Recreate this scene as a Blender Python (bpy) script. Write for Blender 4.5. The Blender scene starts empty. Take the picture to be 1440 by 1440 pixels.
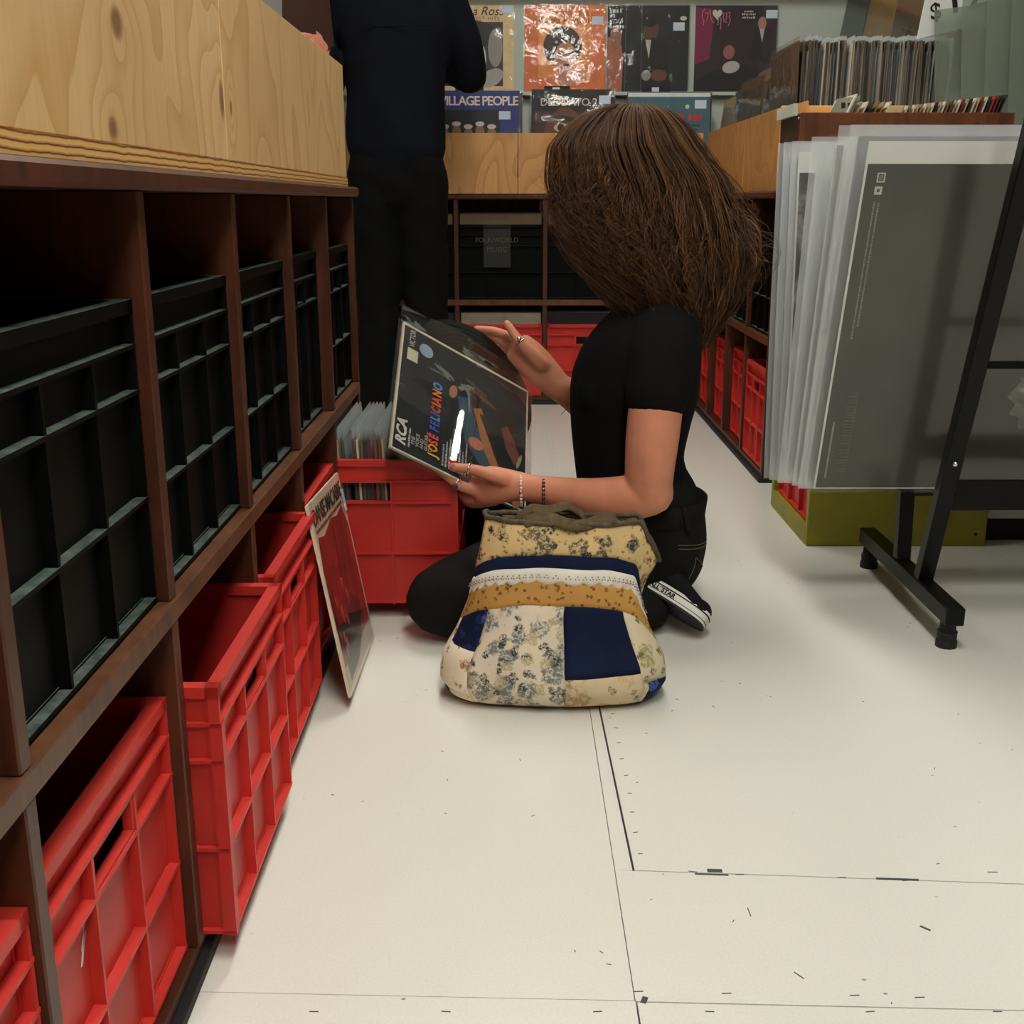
import bpy, bmesh, math, random
import numpy as np
from mathutils import Vector, Matrix
random.seed(7); rng = np.random.default_rng(7)
PI = math.pi
sc = bpy.context.scene
C = sc.collection

# ------------------------------------------------------------------ camera
cd = bpy.data.cameras.new('camera'); cam = bpy.data.objects.new('camera', cd); C.objects.link(cam)
cam.location = (0, 0, .78); cam.rotation_euler = (math.radians(90-15.24), 0, 0)
cd.sensor_fit = 'HORIZONTAL'; cd.sensor_width = 36; cd.lens = 36*1600/1440; cd.clip_start = .02
sc.camera = cam
# ------------------------------------------------------------------ world and exposure
wd = bpy.data.worlds.new('world'); sc.world = wd; wd.use_nodes = True
wd.node_tree.nodes['Background'].inputs[0].default_value = (.9, .95, 1, 1)
wd.node_tree.nodes['Background'].inputs[1].default_value = .02
sc.view_settings.view_transform = 'Standard'; sc.view_settings.look = 'None'
sc.view_settings.gamma = 1; sc.view_settings.use_curve_mapping = False
sc.view_settings.exposure = 0.0
# ceiling lights of the shop, the last an added fill for camera-facing surfaces: (x, y, length_x, length_y, strength)
LIGHTS = [(.25, .55, .32, 1.25, 26.0), (.10, 2.75, .32, 1.25, 24.0), (-1.7, 1.6, .32, 1.25, 13.0), (.55, -1.15, .32, 1.25, 30.0)]
LIGHT_COL = (1, .965, .88)
CEIL = 2.75

# ------------------------------------------------------------------ materials
M = {}
def newmat(name):
    m = bpy.data.materials.new(name); m.use_nodes = True
    nt = m.node_tree; b = nt.nodes['Principled BSDF']; M[name] = m
    return m, nt, b
def N(nt, t, **kw):
    n = nt.nodes.new(t)
    for k, v in kw.items(): setattr(n, k, v)
    return n
def L(nt, a, b): nt.links.new(a, b)
def ramp(nt, fac, stops):
    r = N(nt, 'ShaderNodeValToRGB'); e = r.color_ramp.elements
    while len(e) < len(stops): e.new(.5)
    for i, (p, c) in enumerate(stops):
        e[i].position = p; e[i].color = (*c, 1) if len(c) == 3 else c
    L(nt, fac, r.inputs[0]); return r.outputs[0]
def mixc(nt, fac, a, b, mode='MIX'):
    m = N(nt, 'ShaderNodeMix', data_type='RGBA', blend_type=mode)
    for s, v in ((m.inputs[0], fac), (m.inputs[6], a), (m.inputs[7], b)):
        if isinstance(v, (int, float)): s.default_value = v
        elif isinstance(v, tuple): s.default_value = (*v, 1) if len(v) == 3 else v
        else: L(nt, v, s)
    return m.outputs[2]
def math_(nt, op, a, b=None, clamp=False):
    m = N(nt, 'ShaderNodeMath', operation=op, use_clamp=clamp)
    for s, v in ((m.inputs[0], a), (m.inputs[1], b)):
        if v is None: continue
        if isinstance(v, (int, float)): s.default_value = v
        else: L(nt, v, s)
    return m.outputs[0]
def coords(nt, scale=(1, 1, 1), kind='Object', rot=(0, 0, 0)):
    t = N(nt, 'ShaderNodeTexCoord'); mp = N(nt, 'ShaderNodeMapping')
    mp.inputs['Scale'].default_value = scale; mp.inputs['Rotation'].default_value = rot
    L(nt, t.outputs[kind], mp.inputs[0]); return mp.outputs[0]
def noise(nt, vec, scale=5, detail=3, rough=.55, dist=0):
    n = N(nt, 'ShaderNodeTexNoise'); n.inputs['Scale'].default_value = scale
    n.inputs['Detail'].default_value = detail; n.inputs['Roughness'].default_value = rough
    n.inputs['Distortion'].default_value = dist
    if vec is not None: L(nt, vec, n.inputs['Vector'])
    return n.outputs['Fac']
def bump(nt, b, h, strength=.3, dist=.002):
    bp = N(nt, 'ShaderNodeBump'); bp.inputs['Strength'].default_value = strength
    bp.inputs['Distance'].default_value = dist; L(nt, h, bp.inputs['Height']); L(nt, bp.outputs[0], b.inputs['Normal'])
def flat(name, col, rough=.6, metal=0, spec=.5, var=.12, nscale=14, bmp=0, coat=0):
    m, nt, b = newmat(name)
    b.inputs['Roughness'].default_value = rough; b.inputs['Metallic'].default_value = metal
    b.inputs['Specular IOR Level'].default_value = spec; b.inputs['Coat Weight'].default_value = coat
    v = coords(nt); n = noise(nt, v, nscale, 4)
    lo = tuple(max(0, x*(1-var)) for x in col); hi = tuple(min(1, x*(1+var)) for x in col)
    L(nt, ramp(nt, n, [(.3, lo), (.7, hi)]), b.inputs['Base Color'])
    if bmp: bump(nt, b, noise(nt, v, nscale*8, 3), bmp)
    return m
def srgb(r, g, b):
    f = lambda c: (c/255/12.92) if c/255 <= .04045 else ((c/255+.055)/1.055)**2.4
    return (f(r), f(g), f(b))

def plywood(name, base, dark, knots=(), axes='YZ', seed=0.):
    m, nt, b = newmat(name)
    t = N(nt, 'ShaderNodeTexCoord'); sp = N(nt, 'ShaderNodeSeparateXYZ'); L(nt, t.outputs['Object'], sp.inputs[0])
    ix = {'X': 0, 'Y': 1, 'Z': 2}; h = sp.outputs[ix[axes[0]]]; z = sp.outputs[ix[axes[1]]]
    cb = N(nt, 'ShaderNodeCombineXYZ'); L(nt, math_(nt, 'MULTIPLY', h, 4.2), cb.inputs[0]); L(nt, math_(nt, 'MULTIPLY', z, 2.0), cb.inputs[1]); cb.inputs[2].default_value = seed
    f = noise(nt, cb.outputs[0], 1.0, 2, .45, .3)
    km = None
    for (kh, kz, rh, rz) in knots:
        dh = math_(nt, 'DIVIDE', math_(nt, 'SUBTRACT', h, kh), rh); dz = math_(nt, 'DIVIDE', math_(nt, 'SUBTRACT', z, kz), rz)
        r2 = math_(nt, 'ADD', math_(nt, 'MULTIPLY', dh, dh), math_(nt, 'MULTIPLY', dz, dz))
        g = math_(nt, 'POWER', 2.718, math_(nt, 'MULTIPLY', r2, -.09))
        f = math_(nt, 'ADD', f, math_(nt, 'MULTIPLY', g, .22))
        k = math_(nt, 'SUBTRACT', 1.25, r2, True)
        km = k if km is None else math_(nt, 'MAXIMUM', km, k)
    band = math_(nt, 'FRACT', math_(nt, 'MULTIPLY', f, 11.))
    line = ramp(nt, band, [(0, (0, 0, 0)), (.55, (.12, .12, .12)), (.9, (.75, .75, .75)), (.97, (1, 1, 1)), (1, (0, 0, 0))])
    cb2 = N(nt, 'ShaderNodeCombineXYZ'); L(nt, math_(nt, 'MULTIPLY', h, 160), cb2.inputs[0]); L(nt, math_(nt, 'MULTIPLY', z, 9), cb2.inputs[1])
    fine = noise(nt, cb2.outputs[0], 1, 3)
    blot = noise(nt, t.outputs['Object'], 3.0, 2)
    col = mixc(nt, line, base, dark)
    col = mixc(nt, ramp(nt, blot, [(.4, (0, 0, 0)), (.75, (.5, .5, .5))]), col, tuple(x*.8 for x in dark))
    col = mixc(nt, ramp(nt, fine, [(.35, (0, 0, 0)), (.8, (.22, .22, .22))]), col, tuple(x*.6 for x in dark))
    if km is not None: col = mixc(nt, math_(nt, 'MULTIPLY', km, .85, True), col, (.20, .075, .03))
    L(nt, col, b.inputs['Base Color']); b.inputs['Roughness'].default_value = .5
    bump(nt, b, fine, .08, .001); return m
def ply_edge(name):
    m, nt, b = newmat(name)
    v = coords(nt); sp = N(nt, 'ShaderNodeSeparateXYZ'); L(nt, v, sp.inputs[0])
    n = noise(nt, coords(nt, (30, 30, 8)), 1, 3)
    band = math_(nt, 'FRACT', math_(nt, 'ADD', math_(nt, 'MULTIPLY', sp.outputs[2], 170), math_(nt, 'MULTIPLY', n, .7)))
    L(nt, ramp(nt, band, [(0, srgb(150, 105, 55)), (.3, srgb(225, 175, 105)), (.75, srgb(215, 165, 95)), (.9, srgb(90, 55, 25))]), b.inputs['Base Color'])
    b.inputs['Roughness'].default_value = .6
def stained_wood(name, a, bcol):
    m, nt, b = newmat(name)
    n = noise(nt, coords(nt, (6, 6, 6)), 2, 5, .6, .4); n2 = noise(nt, coords(nt, (60, 60, 4)), 1, 3)
    col = mixc(nt, ramp(nt, n2, [(.4, (0, 0, 0)), (.7, (.6, .6, .6))]), ramp(nt, n, [(.3, a), (.7, bcol)]), tuple(x*.4 for x in a))
    L(nt, col, b.inputs['Base Color']); b.inputs['Roughness'].default_value = .42; bump(nt, b, n2, .06, .001)
def crate_plastic(name, col, dust, dust_amt, rough=.42, spec=.35):
    m, nt, b = newmat(name)
    v = coords(nt); n = noise(nt, v, 9, 4); g = N(nt, 'ShaderNodeNewGeometry'); sp = N(nt, 'ShaderNodeSeparateXYZ'); L(nt, g.outputs['Normal'], sp.inputs[0])
    up = math_(nt, 'MULTIPLY', math_(nt, 'SUBTRACT', sp.outputs[2], .55, True), 2.2, True)
    d = math_(nt, 'MULTIPLY', up, ramp(nt, noise(nt, v, 45, 5, .7), [(.32, (.15, .15, .15)), (.62, (1, 1, 1))]))
    base = ramp(nt, n, [(.3, tuple(x*.85 for x in col)), (.7, tuple(min(1, x*1.1) for x in col))])
    L(nt, mixc(nt, math_(nt, 'MULTIPLY', d, dust_amt), base, dust), b.inputs['Base Color'])
    b.inputs['Roughness'].default_value = rough; b.inputs['Specular IOR Level'].default_value = spec; bump(nt, b, noise(nt, v, 160, 2), .05, .0005)
def clear_plastic(name, tint=(1, 1, 1), refl=.12, rough=.1, wr=18, bs=.5, haze=0., hazecol=(.8, .85, .85)):
    m, nt, b = newmat(name); nt.nodes.remove(b); out = nt.nodes['Material Output']
    tr = N(nt, 'ShaderNodeBsdfTransparent'); tr.inputs[0].default_value = (*tint, 1)
    gl = N(nt, 'ShaderNodeBsdfGlossy'); gl.inputs['Roughness'].default_value = rough
    df = N(nt, 'ShaderNodeBsdfDiffuse'); df.inputs[0].default_value = (*hazecol, 1)
    fr = N(nt, 'ShaderNodeFresnel'); fr.inputs[0].default_value = 1.45
    v = coords(nt); n = noise(nt, v, wr, 3, .5, .6)
    bp = N(nt, 'ShaderNodeBump'); bp.inputs['Strength'].default_value = bs; bp.inputs['Distance'].default_value = .003
    L(nt, n, bp.inputs['Height']); L(nt, bp.outputs[0], gl.inputs['Normal']); 
    m1 = N(nt, 'ShaderNodeMixShader'); m1.inputs[0].default_value = haze; L(nt, tr.outputs[0], m1.inputs[1]); L(nt, df.outputs[0], m1.inputs[2])
    m2 = N(nt, 'ShaderNodeMixShader'); L(nt, math_(nt, 'MINIMUM', math_(nt, 'ADD', math_(nt, 'MULTIPLY', fr.outputs[0], .8), refl-.04, True), .30), m2.inputs[0]); L(nt, m1.outputs[0], m2.inputs[1]); L(nt, gl.outputs[0], m2.inputs[2])
    L(nt, m2.outputs[0], out.inputs['Surface'])
def floral(name, ground, blots, scale=28, size=.35, ground2=None):
    """printed cloth: blossom clusters of a few colours over a ground colour"""
    m, nt, b = newmat(name); v = coords(nt)
    wv = noise(nt, v, 60, 3); g2 = ground2 or tuple(x*.82 for x in ground)
    col = mixc(nt, ramp(nt, noise(nt, v, 9, 3), [(.35, (0, 0, 0)), (.7, (1, 1, 1))]), ground, g2)
    for i, (c, sc_, thr) in enumerate(blots):
        mp = N(nt, 'ShaderNodeMapping'); mp.inputs['Location'].default_value = (i*3.1, i*1.7, i*.9); L(nt, v, mp.inputs[0])
        v1 = N(nt, 'ShaderNodeTexVoronoi'); v1.inputs['Scale'].default_value = sc_; L(nt, mp.outputs[0], v1.inputs['Vector'])
        wob = math_(nt, 'MULTIPLY', math_(nt, 'SUBTRACT', noise(nt, mp.outputs[0], sc_*3, 2), .5), .55)
        cl = ramp(nt, math_(nt, 'ADD', v1.outputs['Distance'], wob), [(thr-.06, (1, 1, 1)), (thr+.03, (0, 0, 0))])
        pet = ramp(nt, noise(nt, mp.outputs[0], sc_*6.5, 3, .6, .8), [(.40, (.12, .12, .12)), (.54, (1, 1, 1))])
        col = mixc(nt, math_(nt, 'MULTIPLY', cl, pet), col, c)
    L(nt, col, b.inputs['Base Color']); b.inputs['Roughness'].default_value = .85; b.inputs['Specular IOR Level'].default_value = .2
    bump(nt, b, noise(nt, v, 500, 2), .15, .0006)
def fabric(name, col, rough=.9, var=.25, wr=12, bs=.25):
    m, nt, b = newmat(name); v = coords(nt)
    L(nt, ramp(nt, noise(nt, v, wr, 4, .6), [(.3, tuple(x*(1-var) for x in col)), (.75, tuple(x*(1+var) for x in col))]), b.inputs['Base Color'])
    b.inputs['Roughness'].default_value = rough; b.inputs['Specular IOR Level'].default_value = .15
    b.inputs['Sheen Weight'].default_value = .0
    bump(nt, b, math_(nt, 'ADD', noise(nt, v, wr*1.5, 3), math_(nt, 'MULTIPLY', noise(nt, v, 700, 1), .12)), bs, .006)
def emit(name, col, s):
    m, nt, b = newmat(name); b.inputs['Base Color'].default_value = (*col, 1)
    b.inputs['Emission Color'].default_value = (*col, 1); b.inputs['Emission Strength'].default_value = s

plywood('ply_left', srgb(228, 192, 138), srgb(205, 160, 100), [(.9955-1.2, .920-.809, .015, .014), (.9645-1.2, .837-.809, .011, .010), (1.334-1.2, .8895-.809, .012, .022)], seed=1.3)
plywood('ply_left_far', srgb(226, 188, 132), srgb(204, 158, 98), [(1.375-1.2, .884-.809, .006, .010)], seed=5.2)
plywood('ply_back', srgb(214, 160, 98), srgb(188, 132, 76), [(.01, .98, .005, .008)], axes='XZ', seed=2.2)
plywood('ply_right', srgb(200, 142, 78), srgb(176, 118, 58), (), seed=3.1)
ply_edge('ply_edge')
stained_wood('dark_wood', srgb(64, 30, 16), srgb(92, 45, 22))
stained_wood('dark_wood_shelf', srgb(84, 50, 30), srgb(112, 70, 42))
stained_wood('box_wood', srgb(96, 52, 28), srgb(128, 72, 38))
flat('box_wood_side', srgb(52, 30, 20), .5)
flat('box_wood_inner', srgb(226, 165, 95), .6)
crate_plastic('red_plastic', (.58, .034, .027), (.62, .10, .08), .25)
crate_plastic('black_plastic', (.0022, .0028, .0027), (.13, .17, .15), .75, .5, .10)
flat('rubber_black', (.008, .008, .008), .7)
flat('steel_black', (.0035, .004, .0038), .35, 0, .2)
flat('vinyl', (.004, .004, .0045), .28, 0, .6)
flat('vinyl_label', srgb(225, 120, 40), .6)
flat('olive_paint', srgb(152, 143, 38), .55)
flat('white_paint', srgb(205, 208, 200), .6, var=.04)
flat('wall_paint', srgb(196, 206, 196), .85, var=.03, nscale=3)
flat('ceiling_paint', srgb(70, 70, 66), .9, var=.02); flat('wall_dark', srgb(88, 76, 62), .9, var=.1)
flat('subfloor', srgb(30, 36, 36), .9)
flat('black_card', (.006, .006, .006), .6)
flat('paper_white', srgb(228, 230, 228), .75, var=.03)
flat('sticker', srgb(205, 220, 235), .6, var=.05)
flat('skin', srgb(214, 142, 112), .5, 0, .35, var=.10, nscale=18)
flat('skin_dark', srgb(170, 105, 75), .5)
flat('nail', srgb(205, 130, 115), .3)
flat('silver', (.75, .74, .72), .22, 1)
flat('bead_pink', srgb(240, 215, 200), .25, coat=.5)
flat('bead_dark', srgb(38, 20, 34), .2, coat=.5)
fabric('shirt', (.0055, .0055, .0055), .95)
fabric('jacket', (.0045, .0055, .010), .95)
fabric('jeans_black', (.010, .009, .0075), .92)
fabric('jeans_dark', (.0032, .0032, .0036), .95)
flat('thread', srgb(112, 104, 88), .8)
fabric('canvas_black', (.010, .012, .013), .9)
flat('rubber_white', srgb(226, 228, 220), .5, var=.06)
flat('shoe_sole', srgb(28, 30, 34), .7)
fabric('denim_trim', srgb(92, 84, 68), .9, .4, 90)
fabric('corduroy', srgb(96, 80, 58), .9, .4, 60)
fabric('navy_cloth', srgb(22, 32, 62), .85)
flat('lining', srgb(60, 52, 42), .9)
flat('lace', srgb(238, 234, 222), .8, var=.05, bmp=.2)
flat('eye_white', srgb(235, 232, 225), .25); flat('iris', srgb(70, 50, 32), .2)
floral('cloth_cream_top', srgb(226, 196, 140), [(srgb(88, 88, 74), 24, .40), (srgb(120, 90, 50), 95, .25), (srgb(48, 54, 56), 28, .30)])
floral('cloth_tan', srgb(205, 155, 84), [(srgb(92, 52, 22), 92, .30)])
floral('cloth_cream_blue', srgb(230, 218, 194), [(srgb(120, 128, 124), 26, .42), (srgb(60, 68, 68), 40, .34), (srgb(188, 174, 130), 30, .32)])
floral('cloth_cream_red', srgb(236, 222, 196), [(srgb(160, 104, 72), 32, .33), (srgb(92, 78, 58), 60, .22)])
floral('cloth_leaf', srgb(226, 206, 170), [(srgb(176, 150, 104), 15, .42), (srgb(206, 172, 112), 22, .34), (srgb(128, 110, 72), 34, .22)])
floral('cloth_navy_rose', srgb(18, 28, 58), [(srgb(66, 98, 162), 26, .36), (srgb(34, 52, 104), 34, .36)])
floral('cloth_sage', srgb(228, 214, 182), [(srgb(170, 160, 112), 20, .40), (srgb(112, 106, 78), 36, .24)])
clear_plastic('sleeve_plastic', refl=.045, rough=.07, wr=14, bs=.5, haze=.008)
clear_plastic('sleeve_wrinkled', refl=.045, rough=.06, wr=16, bs=.8, haze=.01)
clear_plastic('sleeve_poster', refl=.05, rough=.14, wr=7, bs=.5, haze=.02, hazecol=(.7, .75, .74))
clear_plastic('sleeve_cloudy', refl=.10, rough=.15, wr=40, bs=1., haze=.42, hazecol=(.78, .84, .86))
clear_plastic('sheet_green', tint=(.90, .95, .90), refl=.10, rough=.2, wr=6, bs=.5, haze=.42, hazecol=(.30, .345, .285))
emit('lamp_diffuser', LIGHT_COL, 1)

def colmat(rgb, rough=.55):
    key = 'print_%d_%d_%d' % rgb
    if key not in M: flat(key, srgb(*rgb), rough, var=.10, nscale=22)
    return M[key]

# hair
m, nt, b = newmat('hair'); at = N(nt, 'ShaderNodeAttribute', attribute_name='tone')
L(nt, ramp(nt, at.outputs['Fac'], [(0, srgb(30, 19, 12)), (.5, srgb(82, 53, 32)), (1, srgb(150, 106, 66))]), b.inputs['Base Color'])
b.inputs['Roughness'].default_value = .42; b.inputs['Specular IOR Level'].default_value = .35
flat('hair_base', srgb(34, 21, 13), .8)

# white painted floor boards
m, nt, b = newmat('floor_paint'); v = coords(nt)
base = ramp(nt, noise(nt, v, 320, 2), [(.3, srgb(227, 227, 217)), (.7, srgb(234, 234, 225))])
sp = N(nt, 'ShaderNodeTexVoronoi'); sp.inputs['Scale'].default_value = 20; L(nt, coords(nt, (1, 1.6, 1)), sp.inputs['Vector'])
chip = math_(nt, 'MULTIPLY', ramp(nt, sp.outputs['Distance'], [(.035, (1, 1, 1)), (.06, (0, 0, 0))]), ramp(nt, noise(nt, v, 7, 2), [(.5, (0, 0, 0)), (.6, (1, 1, 1))]))
sc1 = ramp(nt, noise(nt, coords(nt, (90, 14, 1), rot=(0, 0, .5)), 1, 3), [(.72, (0, 0, 0)), (.76, (.35, .35, .35))])
col = mixc(nt, math_(nt, 'MULTIPLY', chip, .8), base, srgb(80, 88, 86)); col = mixc(nt, math_(nt, 'MULTIPLY', sc1, .3), col, srgb(150, 150, 145))
L(nt, col, b.inputs['Base Color'])
b.inputs['Roughness'].default_value = .27
bump(nt, b, noise(nt, v, 30, 3), .03, .003)

# dark poster print
m, nt, b = newmat('poster_dark'); v = coords(nt)
L(nt, ramp(nt, noise(nt, v, 3.2, 3, .5, .5), [(.3, srgb(42, 42, 36)), (.7, srgb(68, 68, 60))]), b.inputs['Base Color']); b.inputs['Roughness'].default_value = .35
m, nt, b = newmat('poster_photo'); v = coords(nt)
L(nt, ramp(nt, noise(nt, v, 9, 4, .6, 1.2), [(.3, srgb(38, 38, 35)), (.55, srgb(100, 100, 95)), (.75, srgb(190, 190, 184))]), b.inputs['Base Color'])
m, nt, b = newmat('cover_red_black'); v = coords(nt)
L(nt, ramp(nt, noise(nt, coords(nt, (30, 30, 6)), 1, 4, .6, 1.), [(.35, srgb(45, 10, 8)), (.5, srgb(140, 22, 16)), (.75, srgb(186, 40, 26))]), b.inputs['Base Color'])

# ------------------------------------------------------------------ mesh helpers
OFF = {}
class MB:
    """collects shapes; build() links them as ONE mesh object"""
    def __init__(s): s.v = []; s.f = []
    def add(s, vs, fs):
        o = len(s.v); s.v += [tuple(map(float, p)) for p in vs]; s.f += [tuple(i+o for i in f) for f in fs]; return s
    def box(s, x0, x1, y0, y1, z0, z1):
        vs = [(x, y, z) for z in (z0, z1) for y in (y0, y1) for x in (x0, x1)]
        return s.add(vs, [(0, 2, 3, 1), (4, 5, 7, 6), (0, 1, 5, 4), (2, 6, 7, 3), (0, 4, 6, 2), (1, 3, 7, 5)])
    def prism(s, poly, axis, a, bb):
        n = len(poly)
        mk = {'X': lambda p, t: (t, p[0], p[1]), 'Y': lambda p, t: (p[0], t, p[1]), 'Z': lambda p, t: (p[0], p[1], t)}[axis]
        vs = [mk(p, a) for p in poly]+[mk(p, bb) for p in poly]
        return s.add(vs, [tuple(range(n))[::-1], tuple(range(n, 2*n))]+[(i, (i+1) % n, (i+1) % n+n, i+n) for i in range(n)])
    def beam(s, p0, p1, w, h, up=(0, 0, 1)):
        p0 = Vector(p0); p1 = Vector(p1); t = (p1-p0).normalized(); u = Vector(up); sd = t.cross(u).normalized(); u = sd.cross(t)
        vs = []
        for p in (p0, p1):
            for a, c in ((-1, -1), (1, -1), (1, 1), (-1, 1)): vs.append(p+sd*a*w/2+u*c*h/2)
        return s.add(vs, [(3, 2, 1, 0), (4, 5, 6, 7)]+[(i, (i+1) % 4, (i+1) % 4+4, i+4) for i in range(4)])
    def tube(s, pts, r, n=8, closed=False):
        pts = [Vector(p) for p in pts]; k = len(pts); rs = r if isinstance(r, (list, tuple)) else [r]*k
        prev = None; vs = []; fs = []
        for i, p in enumerate(pts):
            t = (pts[(i+1) % k]-pts[i-1]) if closed else (pts[min(i+1, k-1)]-pts[max(i-1, 0)])
            t.normalize()
            if prev is None:
                a = Vector((0, 0, 1)) if abs(t.z) < .9 else Vector((1, 0, 0)); prev = t.cross(a).normalized()
            prev = (prev-t*prev.dot(t)).normalized(); q = t.cross(prev)
            for j in range(n):
                a = 2*PI*j/n; vs.append(p+(prev*math.cos(a)+q*math.sin(a))*rs[i])
        for i in range(k if closed else k-1):
            for j in range(n):
                i2 = (i+1) % k; fs.append((i*n+j, i*n+(j+1) % n, i2*n+(j+1) % n, i2*n+j))
        if not closed: fs += [tuple(range(n))[::-1], tuple((k-1)*n+j for j in range(n))]
        return s.add(vs, fs)
    def loft(s, keys, side=(0, 1, 0), n=20, sub=3, cap=True):
        """keys: (point, half_width_along_side, half_height); rounded ends"""
        P_ = [np.array([*k[0], k[1], k[2]], float) for k in keys]
        pts = []
        for i in range(len(P_)-1):
            a, b_, c_, d = P_[max(i-1, 0)], P_[i], P_[i+1], P_[min(i+2, len(P_)-1)]
            for j in range(sub):
                t = j/sub
                pts.append(.5*((2*b_)+(-a+c_)*t+(2*a-5*b_+4*c_-d)*t*t+(-a+3*b_-3*c_+d)*t**3))
        pts.append(P_[-1])
        T = [pts[min(i+1, len(pts)-1)][:3]-pts[max(i-1, 0)][:3] for i in range(len(pts))]
        T = [t/np.linalg.norm(t) for t in T]
        rings = []
        def ring(c_, t, w, h):
            sd = np.array(side, float); sd = sd-t*(sd@t); sd /= np.linalg.norm(sd); q = np.cross(t, sd)
            rings.append([c_+sd*w*math.cos(2*PI*j/n)+q*h*math.sin(2*PI*j/n) for j in range(n)])
        if cap:
            p = pts[0]; e = min(p[3], p[4])
            for a in (85, 60, 30): ring(p[:3]-T[0]*e*math.sin(math.radians(a)), T[0], p[3]*math.cos(math.radians(a)), p[4]*math.cos(math.radians(a)))
        for p, t in zip(pts, T): ring(p[:3], t, p[3], p[4])
        if cap:
            p = pts[-1]; e = min(p[3], p[4])
            for a in (30, 60, 85): ring(p[:3]+T[-1]*e*math.sin(math.radians(a)), T[-1], p[3]*math.cos(math.radians(a)), p[4]*math.cos(math.radians(a)))
        vs = [q for r in rings for q in r]; fs = []
        for i in range(len(rings)-1):
            for j in range(n): fs.append((i*n+j, i*n+(j+1) % n, (i+1)*n+(j+1) % n, (i+1)*n+j))
        fs += [tuple(range(n))[::-1], tuple((len(rings)-1)*n+j for j in range(n))]
        return s.add(vs, fs)
    def ball(s, c_, r, ax=None, nu=16, nv=10):
        """ellipsoid; r = radii, ax = 3 axis vectors"""
        r = (r, r, r) if isinstance(r, (int, float)) else r
        ax = np.eye(3) if ax is None else np.array(ax, float)
        c_ = np.array(c_, float); vs = [c_+ax[2]*r[2]]
        for i in range(1, nv):
            th = PI*i/nv
            for j in range(nu):
                ph = 2*PI*j/nu; vs.append(c_+ax[0]*r[0]*math.sin(th)*math.cos(ph)+ax[1]*r[1]*math.sin(th)*math.sin(ph)+ax[2]*r[2]*math.cos(th))
        vs.append(c_-ax[2]*r[2]); fs = [(0, 1+j, 1+(j+1) % nu) for j in range(nu)]
        for i in range(nv-2):
            for j in range(nu): a = 1+i*nu; fs.append((a+j, a+nu+j, a+nu+(j+1) % nu, a+(j+1) % nu))
        e = len(vs)-1; a = 1+(nv-2)*nu; fs += [(a+(j+1) % nu, a+j, e) for j in range(nu)]
        return s.add(vs, fs)
    def mesh(s, name, off=(0, 0, 0)):
        me = bpy.data.meshes.new(name)
        me.from_pydata([(p[0]-off[0], p[1]-off[1], p[2]-off[2]) for p in s.v], [], s.f)
        b = bmesh.new(); b.from_mesh(me); bmesh.ops.recalc_face_normals(b, faces=b.faces); b.to_mesh(me); b.free()
        return me
    def build(s, name, mat, parent=None, smooth=False, bevel=0, world=True):
        off = OFF.get(parent.name, (0, 0, 0)) if (parent and world) else (0, 0, 0)
        me = s.mesh(name, off)
        if bevel:
            b = bmesh.new(); b.from_mesh(me)
            bmesh.ops.bevel(b, geom=[e for e in b.edges if len(e.link_faces) == 2 and e.calc_face_angle(0) > .5], offset=bevel, segments=1, affect='EDGES'); b.to_mesh(me); b.free()
        return link(name, me, mat, parent, smooth)
def link(name, me, mat, parent=None, smooth=False):
    if mat is not None:
        me.materials.clear(); me.materials.append(M[mat] if isinstance(mat, str) else mat)
    if smooth:
        me.polygons.foreach_set('use_smooth', [True]*len(me.polygons))
    o = bpy.data.objects.new(name, me); C.objects.link(o)
    if parent:
        o.parent = parent
        if parent.name in OFF: OFF[o.name] = OFF[parent.name]
    return o
def tag(o, label, cat, group=None):
    o['label'] = label; o['category'] = cat
    if group: o['group'] = group
    return o
def thing(name, label, cat, loc=(0, 0, 0), rot=(0, 0, 0), group=None):
    o = bpy.data.objects.new(name, None); C.objects.link(o); o.location = loc; o.rotation_euler = rot
    o.empty_display_size = .05; tag(o, label, cat, group)
    OFF[o.name] = tuple(loc) if not any(rot) else (0, 0, 0)
    return o
def struct(o): o['kind'] = 'structure'; return o
def remesh(mb, name, voxel, smooth=4, fac=.5):
    me = mb.mesh(name+'_tmp'); o = bpy.data.objects.new('tmp', me); C.objects.link(o)
    r = o.modifiers.new('r', 'REMESH'); r.mode = 'VOXEL'; r.voxel_size = voxel
    if smooth: sm = o.modifiers.new('s', 'SMOOTH'); sm.iterations = smooth; sm.factor = fac
    dg = bpy.context.evaluated_depsgraph_get(); dg.update()
    out = bpy.data.meshes.new_from_object(o.evaluated_get(dg)); out.name = name
    bpy.data.objects.remove(o); bpy.data.meshes.remove(me); return out
def shift(me, off):
    me.transform(Matrix.Translation((-off[0], -off[1], -off[2]))); return me
def deform(me, fn, zmin=None):
    n_ = len(me.vertices); co = np.zeros(n_*3, np.float32); no = np.zeros(n_*3, np.float32)
    me.vertices.foreach_get('co', co); me.vertices.foreach_get('normal', no); co = co.reshape(-1, 3); no = no.reshape(-1, 3)
    co = co+no*fn(co[:, 0], co[:, 1], co[:, 2])[:, None]
    if zmin is not None: co[:, 2] = np.maximum(co[:, 2], zmin)
    me.vertices.foreach_set('co', co.ravel().astype(np.float32)); me.update()
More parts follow.
